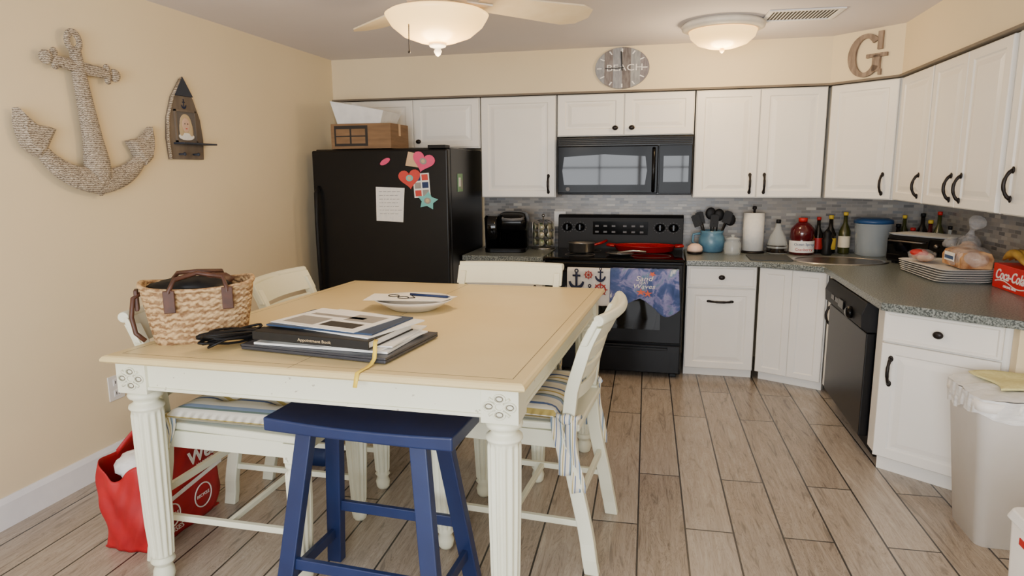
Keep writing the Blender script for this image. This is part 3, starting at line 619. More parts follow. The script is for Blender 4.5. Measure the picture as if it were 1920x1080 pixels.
def swoosh(u,v):return (.03+u*.34,-.0012,.035+.012*sin(u*6.28)+v*.006)
q.surf(swoosh,20,1);q.box(.47,-.002,.02,.55,0,.10);part(ck,"lettering",q,m_paper)
bn=thing("banana_bunch","ripe bananas with brown spots lying on the carton","bananas",(1.87,4.09,CT+.136))
for i in range(4):
    m=MB();m.tube([((i-1.5)*.03,-.12+.24*t,.02+.05*sin(pi*t)) for t in [j/8 for j in range(9)]],[.006,.016,.02,.022,.022,.022,.02,.014,.006],10);part(bn,"banana",m,m_banana)
# ------------------------------------------------------------------ wall decor
AY=2.875
an=thing("anchor_decoration","large woven seagrass anchor hanging on the cream wall","wall anchor",(LX+.046,AY,0))
an.scale=(.55,.93,1)
def an_part(nm,fn):
    m=MB();fn(m);part(an,nm,m,m_rope)
an_part("shank",lambda m:m.tube([(0,-.06,2.17),(0,-.05,2.05),(0,-.03,1.9),(0,-.01,1.75),(0,0,1.64),(0,.005,1.56),(0,.005,1.50),(0,.005,1.465)],[.034,.042,.05,.06,.078,.08,.05,.008],20))
an_part("ring",lambda m:m.tube([(0,-.065+.038*cos(a),2.21+.042*sin(a)) for a in [2*pi*i/20 for i in range(20)]],.018,10,0,True))
def cb(m):
    m.tube([(0,-.22,2.108),(0,-.18,2.104),(0,-.05,2.09),(0,.12,2.083),(0,.16,2.082)],[.024,.026,.032,.026,.024],12)
    for y,z,s in ((-.24,2.112,-1),(.185,2.08,1)):
        m.ball((0,y,z),(.045,.034,.034),0,14)
        m.tube([(0,y-s*.05,z-.028),(0,y-s*.05,z+.028)],.02,10);m.ball((0,y-s*.05,z+.03),.022,0,10);m.ball((0,y-s*.05,z-.03),.022,0,10)
an_part("crossbar",cb)
def arms(m):
    pts=[];rr=[]
    for i in range(29):
        a=-pi*.92+(pi*.84)*i/28;t=abs(i/14-1)
        pts.append((0,.365*cos(a),1.79+.25*sin(a)+.01*(1 if a<-pi/2 else -1)*t));rr.append(.064-.036*t**1.3)
    m.tube(pts,rr,16)
    for s in (-1,1):
        dz=.01 if s<0 else -.025;ks=.97 if s<0 else .93
        pl=[(.25,1.775),(.30,1.785),(.355,1.79),(.40,1.82),(.448,1.86),(.458,1.80),(.452,1.75),(.43,1.69),(.395,1.665),(.36,1.645),(.325,1.665),(.29,1.72)]
        m.loft([[(x,s*(.372+(y-.372)*k_)*ks,1.745+dz+(z-1.745)*k_) for y,z in pl] for x,k_ in ((-.05,.85),(-.04,1),(.03,1),(.06,.7))],0,False)
an_part("fluke",arms)
bs=thing("boat_shelf","boat-shaped weathered wood photo shelf with rope edge on the wall","wall shelf",(LX+.0005,3.58,1.66),pi/2)
out=[(-.145,0),(.145,0),(.155,.12),(.14,.24),(.09,.36),(.0,.475),(-.09,.36),(-.14,.24),(-.155,.12)]
m=MB();m.T=at(0,0,0,rx=pi/2);m.prism(out,0,.018);part(bs,"backboard",m,m_wood,.002)
m=MB();m.T=at(0,0,0,rx=pi/2);m.prism([(-.08,.372),(.08,.372),(0,.485)],.018,.03);part(bs,"bow",m,m_navyw,.002)
m=MB();m.tube([(x,-.02,z) for x,z in [(-.145,0),(-.155,.12),(-.14,.24),(-.09,.36),(0,.475)]],.009,8);part(bs,"rope",m,m_rope)
m=MB();m.box(-.08,-.024,.11,.08,-.018,.28);o=part(bs,"photo",m,m_photod)
m=MB();m.ball((0,-.024,.21),(.052,.0015,.058),1,18);m.ball((0,-.0255,.203),(.034,.002,.042),0,16);m.ball((0,-.0245,.135),(.07,.0015,.022),2,14);m.ball((-.04,-.0245,.17),(.02,.0015,.055),1,12);m.ball((.04,-.0245,.17),(.02,.0015,.055),1,12)
m.ball((-.012,-.0277,.21),(.005,.0008,.004),3,8);m.ball((.012,-.0277,.21),(.005,.0008,.004),3,8);m.ball((0,-.0277,.182),(.01,.0008,.003),4,8);part(o,"portrait",m,[m_skin,m_hair,m_paper,m_cardd,m_heart])
m=MB();m.box(-.09,-.03,.10,-.08,-.018,.29).box(.08,-.03,.10,.09,-.018,.29).box(-.09,-.03,.28,.09,-.018,.292).box(-.09,-.03,.098,.09,-.018,.11);part(bs,"frame",m,m_wood)
part(bs,"shelf",MB().box(-.11,-.09,.088,.19,-.0,.098),m_navyw,.002)
for x in (-.07,.05):
    m=MB();m.tube([(x,-.018,.03),(x,-.05,.03)],.006,8).ball((x,-.055,.03),.011,0,10);part(bs,"peg",m,m_navyw)
m=MB();anc(m,0,.325,.022,0,-.022);part(bs,"anchor_emblem",m,m_navyp)
ck=thing("wall_clock","round weathered plank clock with beach lettering","clock",(-.39,5.4995,2.365));CA,CBb=.21,.156
m=MB();m.T=at(0,0,0,rx=pi/2);m.prism([(CA*cos(a),CBb*sin(a)) for a in [2*pi*i/48 for i in range(48)]],0,.018);part(ck,"face",m,m_clock,.002)
for i in range(12):
    a=2*pi*i/12;m=MB();m.T=at(0,0,0,rx=pi/2)@Matrix.Diagonal((CA/.156,1,1,1))@Matrix.Rotation(a,4,'Z');m.box(.118,-.004,.018,.145,.004,.019);part(ck,"hour_mark",m,m_cp)
m=MB();m.text("BEACH",.07,at(.02,-.0185,-.0,rx=pi/2),0,sx=1.3);part(ck,"lettering",m,m_cp)
m=MB();m.box(-.13,-.022,-.004,.015,-.021,.004);part(ck,"hour_hand",m,m_black);m=MB();m.T=at(0,0,0,ry=math.radians(-4));m.box(-.005,-.024,-.02,.005,-.023,.125);part(ck,"minute_hand",m,m_black)
ga=math.atan2(5.14-5.5,1.5-1.13)
g=MB();g.T=at(0,0,0,rx=pi/2)
def arcband(m,a0,a1,ro,ri,cx=0,cz=0,sx=.92,n=40):
    o=[(cx+sx*ro[0]*cos(a0+(a1-a0)*i/n),cz+ro[1]*sin(a0+(a1-a0)*i/n)) for i in range(n+1)];i_=[(cx+sx*ri[0]*cos(a0+(a1-a0)*i/n),cz+ri[1]*sin(a0+(a1-a0)*i/n)) for i in range(n+1)]
    vs=[(x,z,0) for x,z in o]+[(x,z,0) for x,z in i_]+[(x,z,.02) for x,z in o]+[(x,z,.02) for x,z in i_];k=n+1;fs=[]
    for i in range(n):fs+=[(i,i+1,k+i+1,k+i),(2*k+i,2*k+i+1,3*k+i+1,3*k+i),(i,i+1,2*k+i+1,2*k+i),(k+i,k+i+1,3*k+i+1,3*k+i)]
    fs+=[(0,k,3*k,2*k),(n,k+n,3*k+n,2*k+n)];m.add(vs,fs)
arcband(g,math.radians(42),math.radians(325),(.135,.145),(.075,.115))
g.box(.085,.03,0,.118,.15,.02);g.box(.055,-.115,0,.11,-.005,.02);g.box(.01,-.02,0,.155,.005,.02);g.box(.10,-.14,0,.118,-.10,.02)
solo("letter_g_sign","weathered wooden letter G mounted on the angled soffit","letter",g,m_gwood,(1.315-.001,5.32-.001,2.355),ga)
# ------------------------------------------------------------------ ceiling fixtures
FX,FYY=-1.02,2.94
fn=thing("ceiling_fan","white ceiling fan with lit frosted glass bowl light","ceiling fan",(FX,FYY,0))
part(fn,"canopy",MB().lathe([(.02,CZ),(.08,CZ-.001),(.075,CZ-.04),(.02,CZ-.06),(.018,2.44),(.05,2.435),(.13,2.42),(.15,2.37),(.13,2.31),(.09,2.30)],n=36),m_fanw)
part(fn,"light_fitting",MB().lathe([(.088,2.299),(.14,2.285),(.15,2.27),(.19,2.262),(.20,2.25),(.15,2.246)],n=36),m_gold)
part(fn,"lamp_shade",MB().lathe([(.212,2.262),(.228,2.252),(.222,2.24),(.20,2.205),(.15,2.165),(.08,2.14),(.01,2.132)],n=44,cap=False),m_bowlglow)
part(fn,"finial",MB().lathe([(.01,2.131),(.04,2.13),(.035,2.12),(.012,2.112),(.018,2.10),(.01,2.085),(.003,2.08)],n=20),m_fanw)
part(fn,"pull_chain",MB().tube([(-.07,-.16,2.27),(-.07,-.165,2.08)],.0022,6).ball((-.07,-.165,2.075),.006,0,8),m_bronze)
for a in (43,137,223,317):
    m=MB();m.T=at(0,0,2.325,rz=math.radians(a),rx=math.radians(-12))
    m.prism([(.2,-.06),(.3,-.08),(.72,-.11),(.79,-.08),(.82,0),(.79,.08),(.72,.11),(.3,.08),(.2,.06)],0,.008);B=part(fn,"blade",m,m_blade,.002)
    m=MB();m.T=at(0,0,2.320,rz=math.radians(a));m.box(.12,-.02,-.004,.27,.02,.004);part(B,"bracket",m,m_fanw,.002)
fl=thing("flush_ceiling_light","flush dome ceiling light with frosted glass, switched on","ceiling light",(.31,4.82,0))
part(fl,"rim",MB().lathe([(.2,CZ),(.25,CZ-.001),(.268,CZ-.02),(.262,CZ-.04),(.225,CZ-.055),(.21,CZ-.05)],n=48),m_fanw)
part(fl,"lamp_shade",MB().lathe([(.218,CZ-.056),(.205,CZ-.095),(.16,CZ-.135),(.09,CZ-.158),(.01,CZ-.165)],n=44,cap=False),m_bowlglow)
part(fl,"finial",MB().lathe([(.008,CZ-.165),(.018,CZ-.171),(.014,CZ-.183),(.004,CZ-.193)],n=16),m_gold)
vn=thing("air_vent","white louvered air vent in the ceiling","vent",(.77,4.70,CZ-.0005),.06)
m=MB().box(-.22,-.16,-.008,.22,-.13,0).box(-.22,.13,-.008,.22,.16,0).box(-.22,-.13,-.008,-.19,.13,0).box(.19,-.13,-.008,.22,.13,0);part(vn,"frame",m,m_trim,.002)
m=MB()
for i in range(17):
    x=-.175+i*.0215;m.box(x,-.13,-.0035,x+.006,.13,-.002)
m.box(-.19,-.13,-.0015,.19,.13,-.0004,1);part(vn,"louver",m,[m_trim,m_pedge])
# ------------------------------------------------------------------ table
TZ=.93
TC=[(-1.98,1.92),(-.41,1.91),(-.33,3.68),(-1.85,3.68)]
tb=thing("dining_table","large square cream counter-height dining table with fluted legs","table",(-1.14,2.8,0))
def tmap(u,v):
    a=Vector(TC[0]).lerp(Vector(TC[1]),u);b=Vector(TC[3]).lerp(Vector(TC[2]),u);q=a.lerp(b,v);return (q.x+1.14,q.y-2.8)
def inset(d):
    us=d/1.55;vs=d/1.76;return [tmap(us,vs),tmap(1-us,vs),tmap(1-us,1-vs),tmap(us,1-vs)]
m=MB();rg=[]
for d,z in ((.012,.902),(0,.910),(.0,.918),(.006,.926),(.014,.93)):rg.append([(x,y,z) for x,y in inset(d)])
m.loft(rg,0,False);part(tb,"tabletop",m,m_top,.002)
m=MB()
a=tmap(.48,.004);b=tmap(.48,.996);m.add([(a[0]-.0012,a[1],.9303),(a[0]+.0012,a[1],.9303),(b[0]+.0012,b[1],.9303),(b[0]-.0012,b[1],.9303)],[(0,1,2,3)])
o4=inset(.05);i4=inset(.0525)
m.add([(x,y,.9303) for x,y in o4]+[(x,y,.9303) for x,y in i4],[(i,(i+1)%4,4+(i+1)%4,4+i) for i in range(4)])
s0=inset(.045);m.box(a[0]-.0012,s0[0][1]-.0005,.812,a[0]+.0012,s0[0][1]+.002,.9)
part(tb,"leaf_seam",m,m_dist)
m=MB();o4=inset(.045);i4=inset(.07);o5=inset(.038)
for i in range(4):
    j=(i+1)%4;m.prism([o4[i],o4[j],i4[j],i4[i]],.80,.9015);m.prism([o5[i],o5[j],i4[j],i4[i]],.80,.812)
part(tb,"apron",m,m_furn,.002)
lc=inset(.092);hw=.062
for i,(lx,ly) in enumerate(lc):
    m=MB();m.box(lx-hw,ly-hw,.785,lx+hw,ly+hw,.9012)
    pf=[(.05,.785),(.058,.778),(.062,.768),(.058,.758),(.047,.752),(.042,.742),(.048,.735),(.060,.728),(.062,.718),(.056,.712),(.054,.705,.0),(.058,.69,.16),(.057,.5,.17),(.052,.25,.17),(.045,.13,.17),(.044,.115,0),(.036,.11),(.041,.10),(.045,.09),(.036,.078),(.03,.07),(.038,.05),(.04,.03),(.033,.006),(.028,0)]
    m.lathe(pf,c=(lx,ly),n=112,k=14)
    L=part(tb,"leg",m,m_furn,.003)
    if i<2:
        q=MB();q.T=at(lx,ly-hw-.001,.843,rx=pi/2)
        q.tube([(.013*1.2*cos(a),.013*sin(a),.002) for a in [2*pi*k/14 for k in range(14)]],.003,6,0,True)
        for kk in range(4):
            a=kk*pi/2;cx,cz=.03*1.15*cos(a),.026*sin(a);q.tube([(cx+.016*1.15*cos(b),cz+.014*sin(b),.002) for b in [2*pi*k/14 for k in range(14)]],.0032,6,0,True)
            q.tube([(cx+.010*1.15*cos(b),cz+.008*sin(b),.001) for b in [2*pi*k/14 for k in range(14)]],.0014,5,1,True)
            a+=pi/4;q.tube([(.02*cos(a),.02*sin(a),.001),(.048*cos(a),.04*sin(a),.003)],[.003,.005],6)
        part(L,"rosette",q,[m_furn,m_dist],label="carved flower rosette")
# ------------------------------------------------------------------ chairs
def chair(loc,rot,label,W=.48,D=.60,cz=.61,near=None):
    e=thing("dining_chair",label,"chair",loc,rot,"cream dining chairs around the table")
    fx=D/2;hw=W/2
    m=MB();m.loft([[(-fx+.03,-hw-.0,z),(fx+.045,-hw-.04,z),(fx+.06,0,z),(fx+.045,hw+.04,z),(-fx+.03,hw,z)] for z in (cz-.03,cz)],0,False);part(e,"seat",m,m_furn,.008,seg=3)
    m=MB().box(-fx+.06,-hw-.012,cz-.10,fx,-hw+.012,cz-.032).box(-fx+.06,hw-.012,cz-.10,fx,hw+.012,cz-.032).box(fx-.012,-hw,cz-.10,fx+.012,hw,cz-.032);part(e,"apron",m,m_furn,.002)
    for s in (-1,1):
        m=MB();m.box(fx-.038,s*hw-.034,cz-.11,fx+.038,s*hw+.034,cz-.033)
        z=cz-.11
        pf=[(.028,z),(.043,z-.008),(.043,z-.02),(.033,z-.028),(.038,z-.04),(.045,z-.05,.18),(.044,z-.15,.2),(.033,.10,.2),(.027,.092),(.034,.08),(.024,.066),(.032,.04),(.028,.012),(.02,0)]
        m.lathe(pf,c=(fx,s*hw),n=80,k=12,sx=1.12);part(e,"leg",m,m_furn)
    path=[(-fx-.03,0),(-fx+.005,.2),(-fx+.055,.42),(-fx+.075,.6),(-fx+.06,.75),(-fx+.01,.92),(-fx-.045,1.035)]
    def px(z):
        for (x0,z0),(x1,z1) in zip(path,path[1:]):
            if z<=z1:
                t=(z-z0)/(z1-z0);return x0+(x1-x0)*t
        return path[-1][0]
    for s in (-1,1):
        m=MB();m.bar([(px(z),s*hw*(1+.04*(z<.1)),z) for z in [i*.62/10 for i in range(11)]],.058,.036);part(e,"leg",m,m_furn,.005)
    m=MB()
    for s in (-1,1):m.bar([(px(.62+i*.04),s*hw,.621+i*.04) for i in range(10)]+[(px(1.0),s*hw,1.0)],.05,.036)
    def bow(y):return -.035*(1-(y/hw)**2)
    def slat(z0,z1,th=.018,ext=0):
        n=14;ys=[-hw-ext+(2*(hw+ext))*i/n for i in range(n+1)]
        m.loft([[(px(z0)+bow(y)-th/2,y,z0),(px(z0)+bow(y)+th/2,y,z0),(px(z1)+bow(y)+th/2,y,z1),(px(z1)+bow(y)-th/2,y,z1)] for y in ys],0,False)
    slat(.93,1.03,.026,.03)
    for z0,z1 in ((.855,.908),(.775,.83),(.695,.75)):slat(z0,z1,.014,-.01)
    n=14;m.tube([(px(1.03)+bow(-hw-.03+(2*hw+.06)*i/n)-.008,-hw-.03+(2*hw+.06)*i/n,1.03) for i in range(n+1)],.021,12)
    part(e,"backrest",m,m_furn,.004)
    m=MB()
    for s in (-1,1):m.box(px(.2)+.02,s*hw-.01,.19,fx-.02,s*hw+.01,.215)
    m.box(-.01,-hw,.192,.01,hw,.213);m.box(px(.3)-.01,-hw+.018,.29,px(.3)+.01,hw-.018,.32);part(e,"stretcher",m,m_furn,.002)
    c=thing("seat_cushion","striped tufted cushion in cream, blue and tan on a chair","cushion",(loc[0],loc[1],cz+.001),rot,"striped chair cushions")
    def top(sg):
        def fn(u,v):
            x=-fx+.11+u*(D-.05);y=(v-.5)*(W+.07)
            e_=max(0,1-max(abs(2*u-1),abs(2*v-1))**6)
            t=.034+sg*(.040 if sg>0 else .033)*e_**.5
            if sg>0:
                for qx in (.3,.7):
                    for qy in (.3,.7):t-=.03*math.exp(-((u-qx)**2+(v-qy)**2)/.004)
            return (x,y,t)
        return fn
    m=MB();m.surf(top(1),32,32);m.surf(top(-1),16,16);part(c,"pad",m,m_cush)
    for s in (-1,1):
        m=MB()
        for k in range(2):
            bx=px(.6)-.045+.05*k;yy=s*(hw+.028)
            m.surf(lambda u,v:(bx+.05*u+.012*sin(v*5+k)-.02*v,yy+s*.012*sin(v*4+k*2+u*3),.03-(.30-.07*k)*v),4,12)
        m.tube([(px(.6)+.07,s*(hw-.03),.03),(px(.6)+.03,s*(hw+.028),.035),(px(.6)-.035,s*(hw+.024),.03),(px(.6)-.045,s*(hw-.01),.03)],.011,8)
        m.ball((px(.6)+.0,s*(hw+.034),.03),(.03,.016,.022),0,12,.1,2)
        o=part(c,"tie",m,m_tie);o.modifiers.new("s","SOLIDIFY").thickness=.003
    return e
chair((-1.665,2.37,0),0,"cream ladder-back dining chair behind the wicker basket",D=.65)
chair((-1.67,3.15,0),math.radians(2),"cream ladder-back dining chair farther along the wall side")
chair((-.56,2.69,0),pi-math.radians(4),"cream ladder-back dining chair with hanging cushion ties on the kitchen side")
chair((-.89,3.44,0),-pi/2,"cream dining chair at the far edge facing the camera",W=.56,D=.56)
# ------------------------------------------------------------------ stool
sl=thing("saddle_stool","navy blue wooden saddle-seat bar stool under the table edge","stool",(-1.0,2.09,0),math.radians(-3))
m=MB();n=16;rg=[]
for i in range(n+1):
    x=-.355+.71*i/n;dz=.012*(1-(x/.355)**2)
    rg.append([(x,-.145,.682-dz*.3),(x,.13,.682-dz*.3),(x,.13,.732-dz),(x,-.145,.732-dz)])
m.loft(rg,0,False);part(sl,"seat",m,m_navy,.007,seg=3)
def pos(sx,sy,z):
    t=z/.69;return (sx*(.30-.085*t),sy*(.185-.095*t),z)
for sx in (-1,1):
    for sy in (-1,1):part(sl,"leg",MB().bar([pos(sx,sy,0),pos(sx,sy,.682)],.062,.042),m_navy,.004)
def rung(a,b,w,h):
    m=MB();a=Vector(a);b=Vector(b);d=(b-a).normalized();s=Vector((-d.y,d.x,0))*w/2;k=Vector((0,0,h/2))
    m.loft([[tuple(p_+s+k),tuple(p_-s+k),tuple(p_-s-k),tuple(p_+s-k)] for p_ in (a,b)],0,False);part(sl,"stretcher",m,m_navy,.003)
rung(pos(-1,-1,.2),pos(1,-1,.2),.02,.042);rung(pos(-1,1,.27),pos(1,1,.27),.02,.042)
for sx in (-1,1):rung(pos(sx,-1,.14),pos(sx,1,.14),.02,.042)
# ------------------------------------------------------------------ items on table
TT=TZ+.0008
bk=thing("wicker_basket","woven wicker tote basket with brown leather handles","basket",(-1.80,2.245,TT+.001),math.radians(38))
NR=22
def bf(u,v):
    a=2*pi*u;n_=3.4;ca,sa=cos(a),sin(a);q=(abs(ca)**n_+abs(sa)**n_)**(-1/n_)
    row=int(v*NR+1e-6);w=.0038*sin(a*44+(pi if row%2 else 0))*(1 if 0<v<1 else 0)
    s_=.82+.24*v-.05*v*v
    return ((.20*s_+w)*q*ca,(.13*s_+w)*q*sa,.003+.215*v+.012*cos(2*a)*v)
m=MB();m.surf(bf,264,NR*2)
m.surf(lambda u,v:bf(u,0) if v>.5 else (0,0,.004),60,1)
o=part(bk,"body",m,m_wick);o.modifiers.new("s","SOLIDIFY").thickness=.006
m=MB();m.tube([bf(i/80,1) for i in range(80)],.009,8,0,True);part(bk,"rim",m,m_wick)
for pts in ([(-.1,-.12,.17),(-.1,-.14,.21),(-.08,-.11,.25),(0,-.06,.265),(.09,-.10,.25),(.1,-.14,.21),(.1,-.13,.16)],[(-.1,.12,.18),(-.1,.135,.21),(-.07,.09,.25),(0,.03,.26),(.09,.07,.25),(.1,.13,.21),(.1,.125,.16)],[(-.19,-.02,.20),(-.225,-.04,.18),(-.235,-.05,.11),(-.225,-.06,.05),(-.195,-.07,.02)]):
    part(bk,"handle",MB().tube(pts,.009,8),m_leather)
for bxs in ((-.12,-.145,.13,-.08,-.132,.215),(.08,-.145,.13,.12,-.132,.215),(-.222,-.04,.13,-.208,.01,.21)):
    part(bk,"strap",MB().box(*bxs),m_leather,.003)
m=MB();m.ball((-.02,0,.205),(.15,.09,.04),0,24,.08,4).ball((.06,.03,.215),(.07,.06,.035),1,18,.1,9);part(bk,"contents",m,[m_blkm,m_leather],label="dark folded contents")
lp=thing("laptop","closed grey laptop under the pile of papers","laptop",(-1.20,2.26,TT),math.radians(-7))
part(lp,"base",MB().box(-.30,-.20,.003,.31,.20,.014),m_screen,.003);part(lp,"lid",MB().box(-.30,-.20,.0145,.31,.20,.023),m_screen,.003)
part(lp,"foot",MB().box(-.27,-.18,0,.28,-.16,.003),m_blkm);part(lp,"foot",MB().box(-.27,.16,0,.28,.18,.003),m_blkm)
z=TT+.024
def sheet(nm,lb,w,d,h,mt,x,y,rot,cat="papers",bev=.001):
    global z
    o=solo(nm,lb,cat,MB().box(-w/2,-d/2,0,w/2,d/2,h),mt,(x,y,z),math.radians(rot),bev);z+=h+.0006;return o
sheet("paper_stack","thick pile of loose white papers on the laptop",.54,.33,.008,m_paper,-1.19,2.25,-3)
sheet("paper_stack","second pile of white papers slightly turned",.50,.33,.006,m_paper,-1.17,2.26,-12)
sheet("paper_stack","third thin pile of papers fanned sideways",.48,.33,.005,m_paper,-1.16,2.27,-1)
ab=thing("appointment_book","black appointment book with gold title on its spine","book",(-1.20,2.23,z),math.radians(-7))
part(ab,"cover",MB().box(-.25,-.165,0,.24,.15,.004).box(-.25,-.165,.026,.24,.15,.030).box(-.25,-.168,0,.24,-.161,.03),m_black,.001);part(ab,"pages",MB().box(-.245,-.16,.0045,.235,.145,.0255),m_paper)
q=MB();q.text("Appointment Book",.015,at(.02,-.1685,.014,rx=pi/2),0,.0003,sx=1.2);part(ab,"title",q,m_hair);z+=.0308
sheet("paper_stack","slim pile of white papers on the appointment book",.44,.32,.006,m_paper,-1.16,2.28,-17)
sheet("folder","slate blue folder near the top of the pile",.46,.29,.007,m_bluefold,-1.20,2.265,-8,"folder")
solo("printed_flyer","printed black and white flyer on top of the pile","paper",MB().box(-.2,-.14,0,.2,.14,.002).box(-.17,-.11,.002,-.02,.0,.0024,1).box(.0,-.1,.002,.16,-.03,.0024,2).box(-.16,.03,.002,.1,.06,.0024,1).box(.03,.0,.002,.17,.1,.0024,1),[m_paper,m_photo,m_cardd],(-1.22,2.27,z),math.radians(-14))
rb=MB();rb.surf(lambda u,v:(-.0075+.015*u+.008*sin(v*4),[-.17,-.19,-.2,-.21,-.235,-.265,-.28,-.32,-.335][int(v*8)],[.02,.015,-.01,-.036,-.048,-.052,-.052,-.054,-.10][int(v*8)]),1,8)
o=solo("ribbon_bookmark","yellow ribbon bookmark trailing from the appointment book","ribbon",rb,m_rib,(-.965,2.235,TT+.056));o.modifiers.new("s","SOLIDIFY").thickness=.001
cb_=MB();pts=[]
for i in range(170):
    t=i/170*2*pi*9;pts.append((.050*cos(t)*(1+.25*sin(t*.37)),.10*sin(t*1.03)*(1+.2*cos(t*.21)),.008+.045*abs(sin(t*.31))+.012*sin(t*.9)**2))
cb_.tube(pts,.005,6);solo("tangled_cable","tangled black electrical cable between basket and papers","cable",cb_,m_blkm,(-1.59,2.14,TT),-.25)
bo=MB().lathe([(.1,0),(.11,.004),(.165,.035),(.19,.05),(.188,.053),(.16,.04),(.1,.01),(.01,.008)],n=48,sy=.85);solo("shallow_bowl","wide shallow white bowl holding mail","bowl",bo,m_white,(-1.17,2.93,TT))
solo("mail_envelope","white envelope lying across the bowl","paper",MB().box(-.2,-.085,0,.14,.085,.0015),m_paper,(-1.19,2.93,TT+.054),.12)
solo("mail_envelope","second white sheet lying across the bowl","paper",MB().box(-.1,-.07,0,.17,.07,.0015),m_paper,(-1.15,2.96,TT+.0558),-.25)
m=MB();m.tube([(-.1,0,0),(.1,0,0)],.006,8);m.tube([(.1,0,0),(.115,0,0)],[.005,.001],8);solo("ballpoint_pen","blue ballpoint pen resting on the mail in the bowl","pen",m,m_bluef,(-1.10,2.95,TT+.064),-.15)
m=MB();m.tube([(-.06+.03*cos(a),.022*sin(a),0) for a in [2*pi*i/16 for i in range(16)]],.002,6,0,True).tube([(.01+.03*cos(a),.022*sin(a),0) for a in [2*pi*i/16 for i in range(16)]],.002,6,0,True).tube([(-.03,0,0),(-.02,0,0)],.002,6).tube([(.04,0,0),(.06,.03,0),(-.0,.06,0)],.002,6);solo("eyeglasses","thin dark-rimmed eyeglasses on the mail","glasses",m,m_blkm,(-1.22,2.91,TT+.059),-.5)
# ------------------------------------------------------------------ bags on floor
rb=thing("shopping_bag","red reusable grocery bag with white lettering under the chair","bag",(-2.19,2.38,0))
def bagf(u,v):
    a=2*pi*u;n_=5.5;ca,sa=cos(a),sin(a);q=(abs(ca)**n_+abs(sa)**n_)**(-1/n_)
    s_=1+.06*sin(v*3)+.022*sin(a*7+v*8)+.014*sin(a*13-v*15);return (.125*s_*q*ca+.01*sin(v*5),.235*s_*q*sa,.002+(.37+.035*cos(2*a)+.022*sin(5*a))*v)
m=MB();m.surf(bagf,96,24);m.box(-.115,-.22,.0,.115,.22,.006);o=part(rb,"body",m,m_red);o.modifiers.new("s","SOLIDIFY").thickness=.003
m=MB();m.T=Matrix.Translation((.147,0,0))@Matrix(((0,0,1,0),(1,0,0,0),(0,1,0,0),(0,0,0,1)))
m.text("Weis",.085,at(.11,.315,0),0,.001,sx=1.15,off=.002).text("MARKETS",.022,at(.11,.27,0),0,.001,sx=1.2).text("125 USES",.032,at(-.13,.05,0),0,.001,sx=1.2)
for cx,cy,rr in ((.08,.12,.055),(-.12,.12,.05)):
    m.tube([(cx+rr*cos(a),cy+rr*sin(a),0) for a in [2*pi*i/24 for i in range(24)]],.003,6,0,True);m.text("RECYCLE",.02,at(cx,cy,0),0,.001)
m.prism([(-.22,.17),(.22,.22),(.22,.24),(-.22,.19)],0,.001)
part(rb,"lettering",m,m_paper)
for s in (-1,1):
    m=MB();m.surf(lambda u,v,s=s:(s*.125+.05*sin(v*pi),-.1+.2*v,.36+.09*sin(v*pi)+.03*u),1,14)
    o=part(rb,"handle",m,m_red);o.modifiers.new("s","SOLIDIFY").thickness=.003
m=MB();m.ball((0,-.1,.34),(.1,.1,.06),0,18,.08,2);m.ball((.0,.08,.34),(.09,.12,.06),1,18,.08,6);part(rb,"contents",m,[m_bag,m_teal],label="plastic-wrapped groceries")
bb=thing("shopping_bag","small blue bag on the floor below the far chair","bag",(-1.84,3.18,0))
m=MB();m.loft([rrect(-.10,.08,-.1,.1,.03,.0),rrect(-.11,.09,-.11,.11,.03,.08),rrect(-.08,.07,-.06,.06,.03,.10)],0,True);part(bb,"body",m,m_bluef)
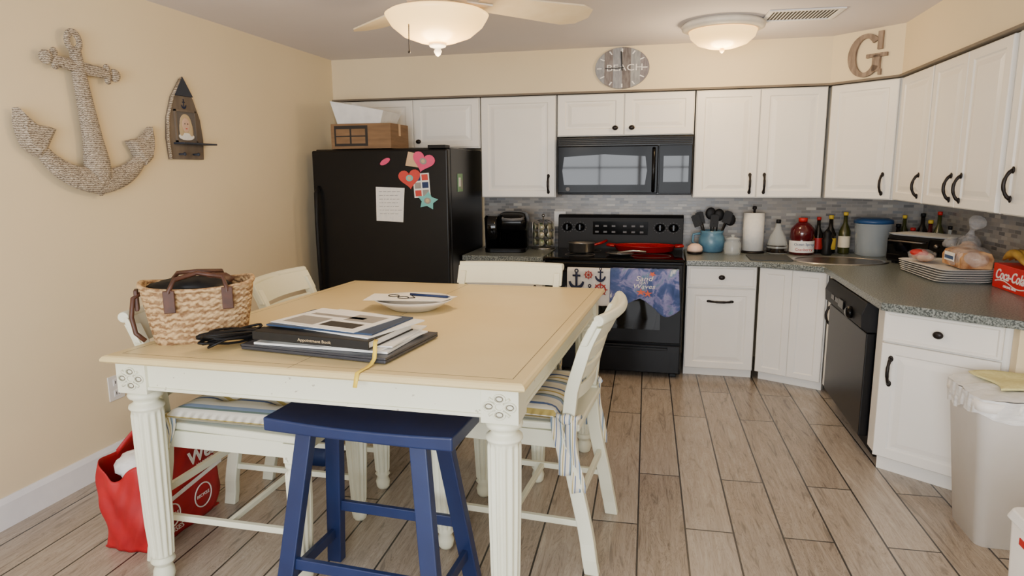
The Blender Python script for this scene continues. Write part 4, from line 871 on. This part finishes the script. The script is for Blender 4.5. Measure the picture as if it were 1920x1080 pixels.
# ------------------------------------------------------------------ trash can
tc=thing("trash_can","white plastic trash can with a draped liner bag","trash can",(1.53,3.10,0))
part(tc,"bin",MB().loft([rrect(-.22,.22,-.14,.14,.04,0),rrect(-.275,.275,-.18,.18,.05,.60),rrect(-.285,.285,-.19,.19,.05,.605),rrect(-.285,.285,-.19,.19,.05,.645)],0,True,True),m_bin)
def lf(u,v):
    a=2*pi*u;n_=6;ca,sa=cos(a),sin(a);q=(abs(ca)**n_+abs(sa)**n_)**(-1/n_);w=.003*sin(a*23+v*4)+.002*sin(a*41)
    return ((.289+w)*q*ca,(.194+w)*q*sa,.655-v*(.085+.015*sin(a*3)+.008*sin(a*11)))
m=MB();m.surf(lf,160,6);m.surf(lambda u,v:((1-v)*lf(u,0)[0],(1-v)*lf(u,0)[1],.655+.02*sin(v*pi)+.004*sin(u*40)*(1-v)),160,5);part(tc,"liner",m,m_bag,smooth_all=True)
m=MB();m.surf(lambda u,v:((u-.5)*.44+.02*sin(v*5),(v-.5)*.26+.02*sin(u*4),.688+.008*sin(u*9)*sin(v*7)),24,16);o=solo("yellow_cloth","pale yellow cleaning cloth draped on the trash can","cloth",m,m_cloth,(1.56,3.11,0));o.modifiers.new("s","SOLIDIFY").thickness=.006
wb=thing("storage_bin","white bin with a red printed stripe standing on the floor","storage bin",(1.20,2.02,0))
part(wb,"bin",MB().loft([rrect(-.15,.2,-.12,.12,.03,0),rrect(-.17,.22,-.14,.14,.03,.54)],0,False),m_bin,.004);part(wb,"lid",MB().loft([rrect(-.18,.23,-.15,.15,.03,.5405),rrect(-.17,.22,-.14,.14,.03,.57)],0,False),m_white,.004)
part(wb,"stripe",MB().box(-.1715,-.10,.49,-.168,.06,.51),m_labelred)
# ------------------------------------------------------------------ lights
def light(name,kind,loc,e,col,size=None,rot=None,sy=None):
    l=bpy.data.lights.new(name,kind);l.energy=e;l.color=col
    if kind=='AREA':
        l.shape='RECTANGLE';l.size=size;l.size_y=sy or size
    elif size:l.shadow_soft_size=size
    o=bpy.data.objects.new(name,l);o.location=loc
    if rot:o.rotation_euler=rot
    return link(o)
light("window_daylight",'AREA',((WX0+WX1)/2,NY-.14,(WZ0+WZ1)/2),225,(.93,.96,1),WX1-WX0,(math.radians(90),0,0),WZ1-WZ0)
light("fan_bulb",'POINT',(FX,FYY,2.02),22,(1,.74,.42),.12)
light("fan_bulb_up",'POINT',(FX,FYY,2.28),4,(1,.74,.42),.08)
light("dome_bulb",'POINT',(.31,4.82,2.28),23,(1,.74,.42),.12)
w=bpy.data.worlds.new("world");bpy.context.scene.world=w;w.use_nodes=True
w.node_tree.nodes["Background"].inputs[0].default_value=(.85,.92,1,1);w.node_tree.nodes["Background"].inputs[1].default_value=1.0
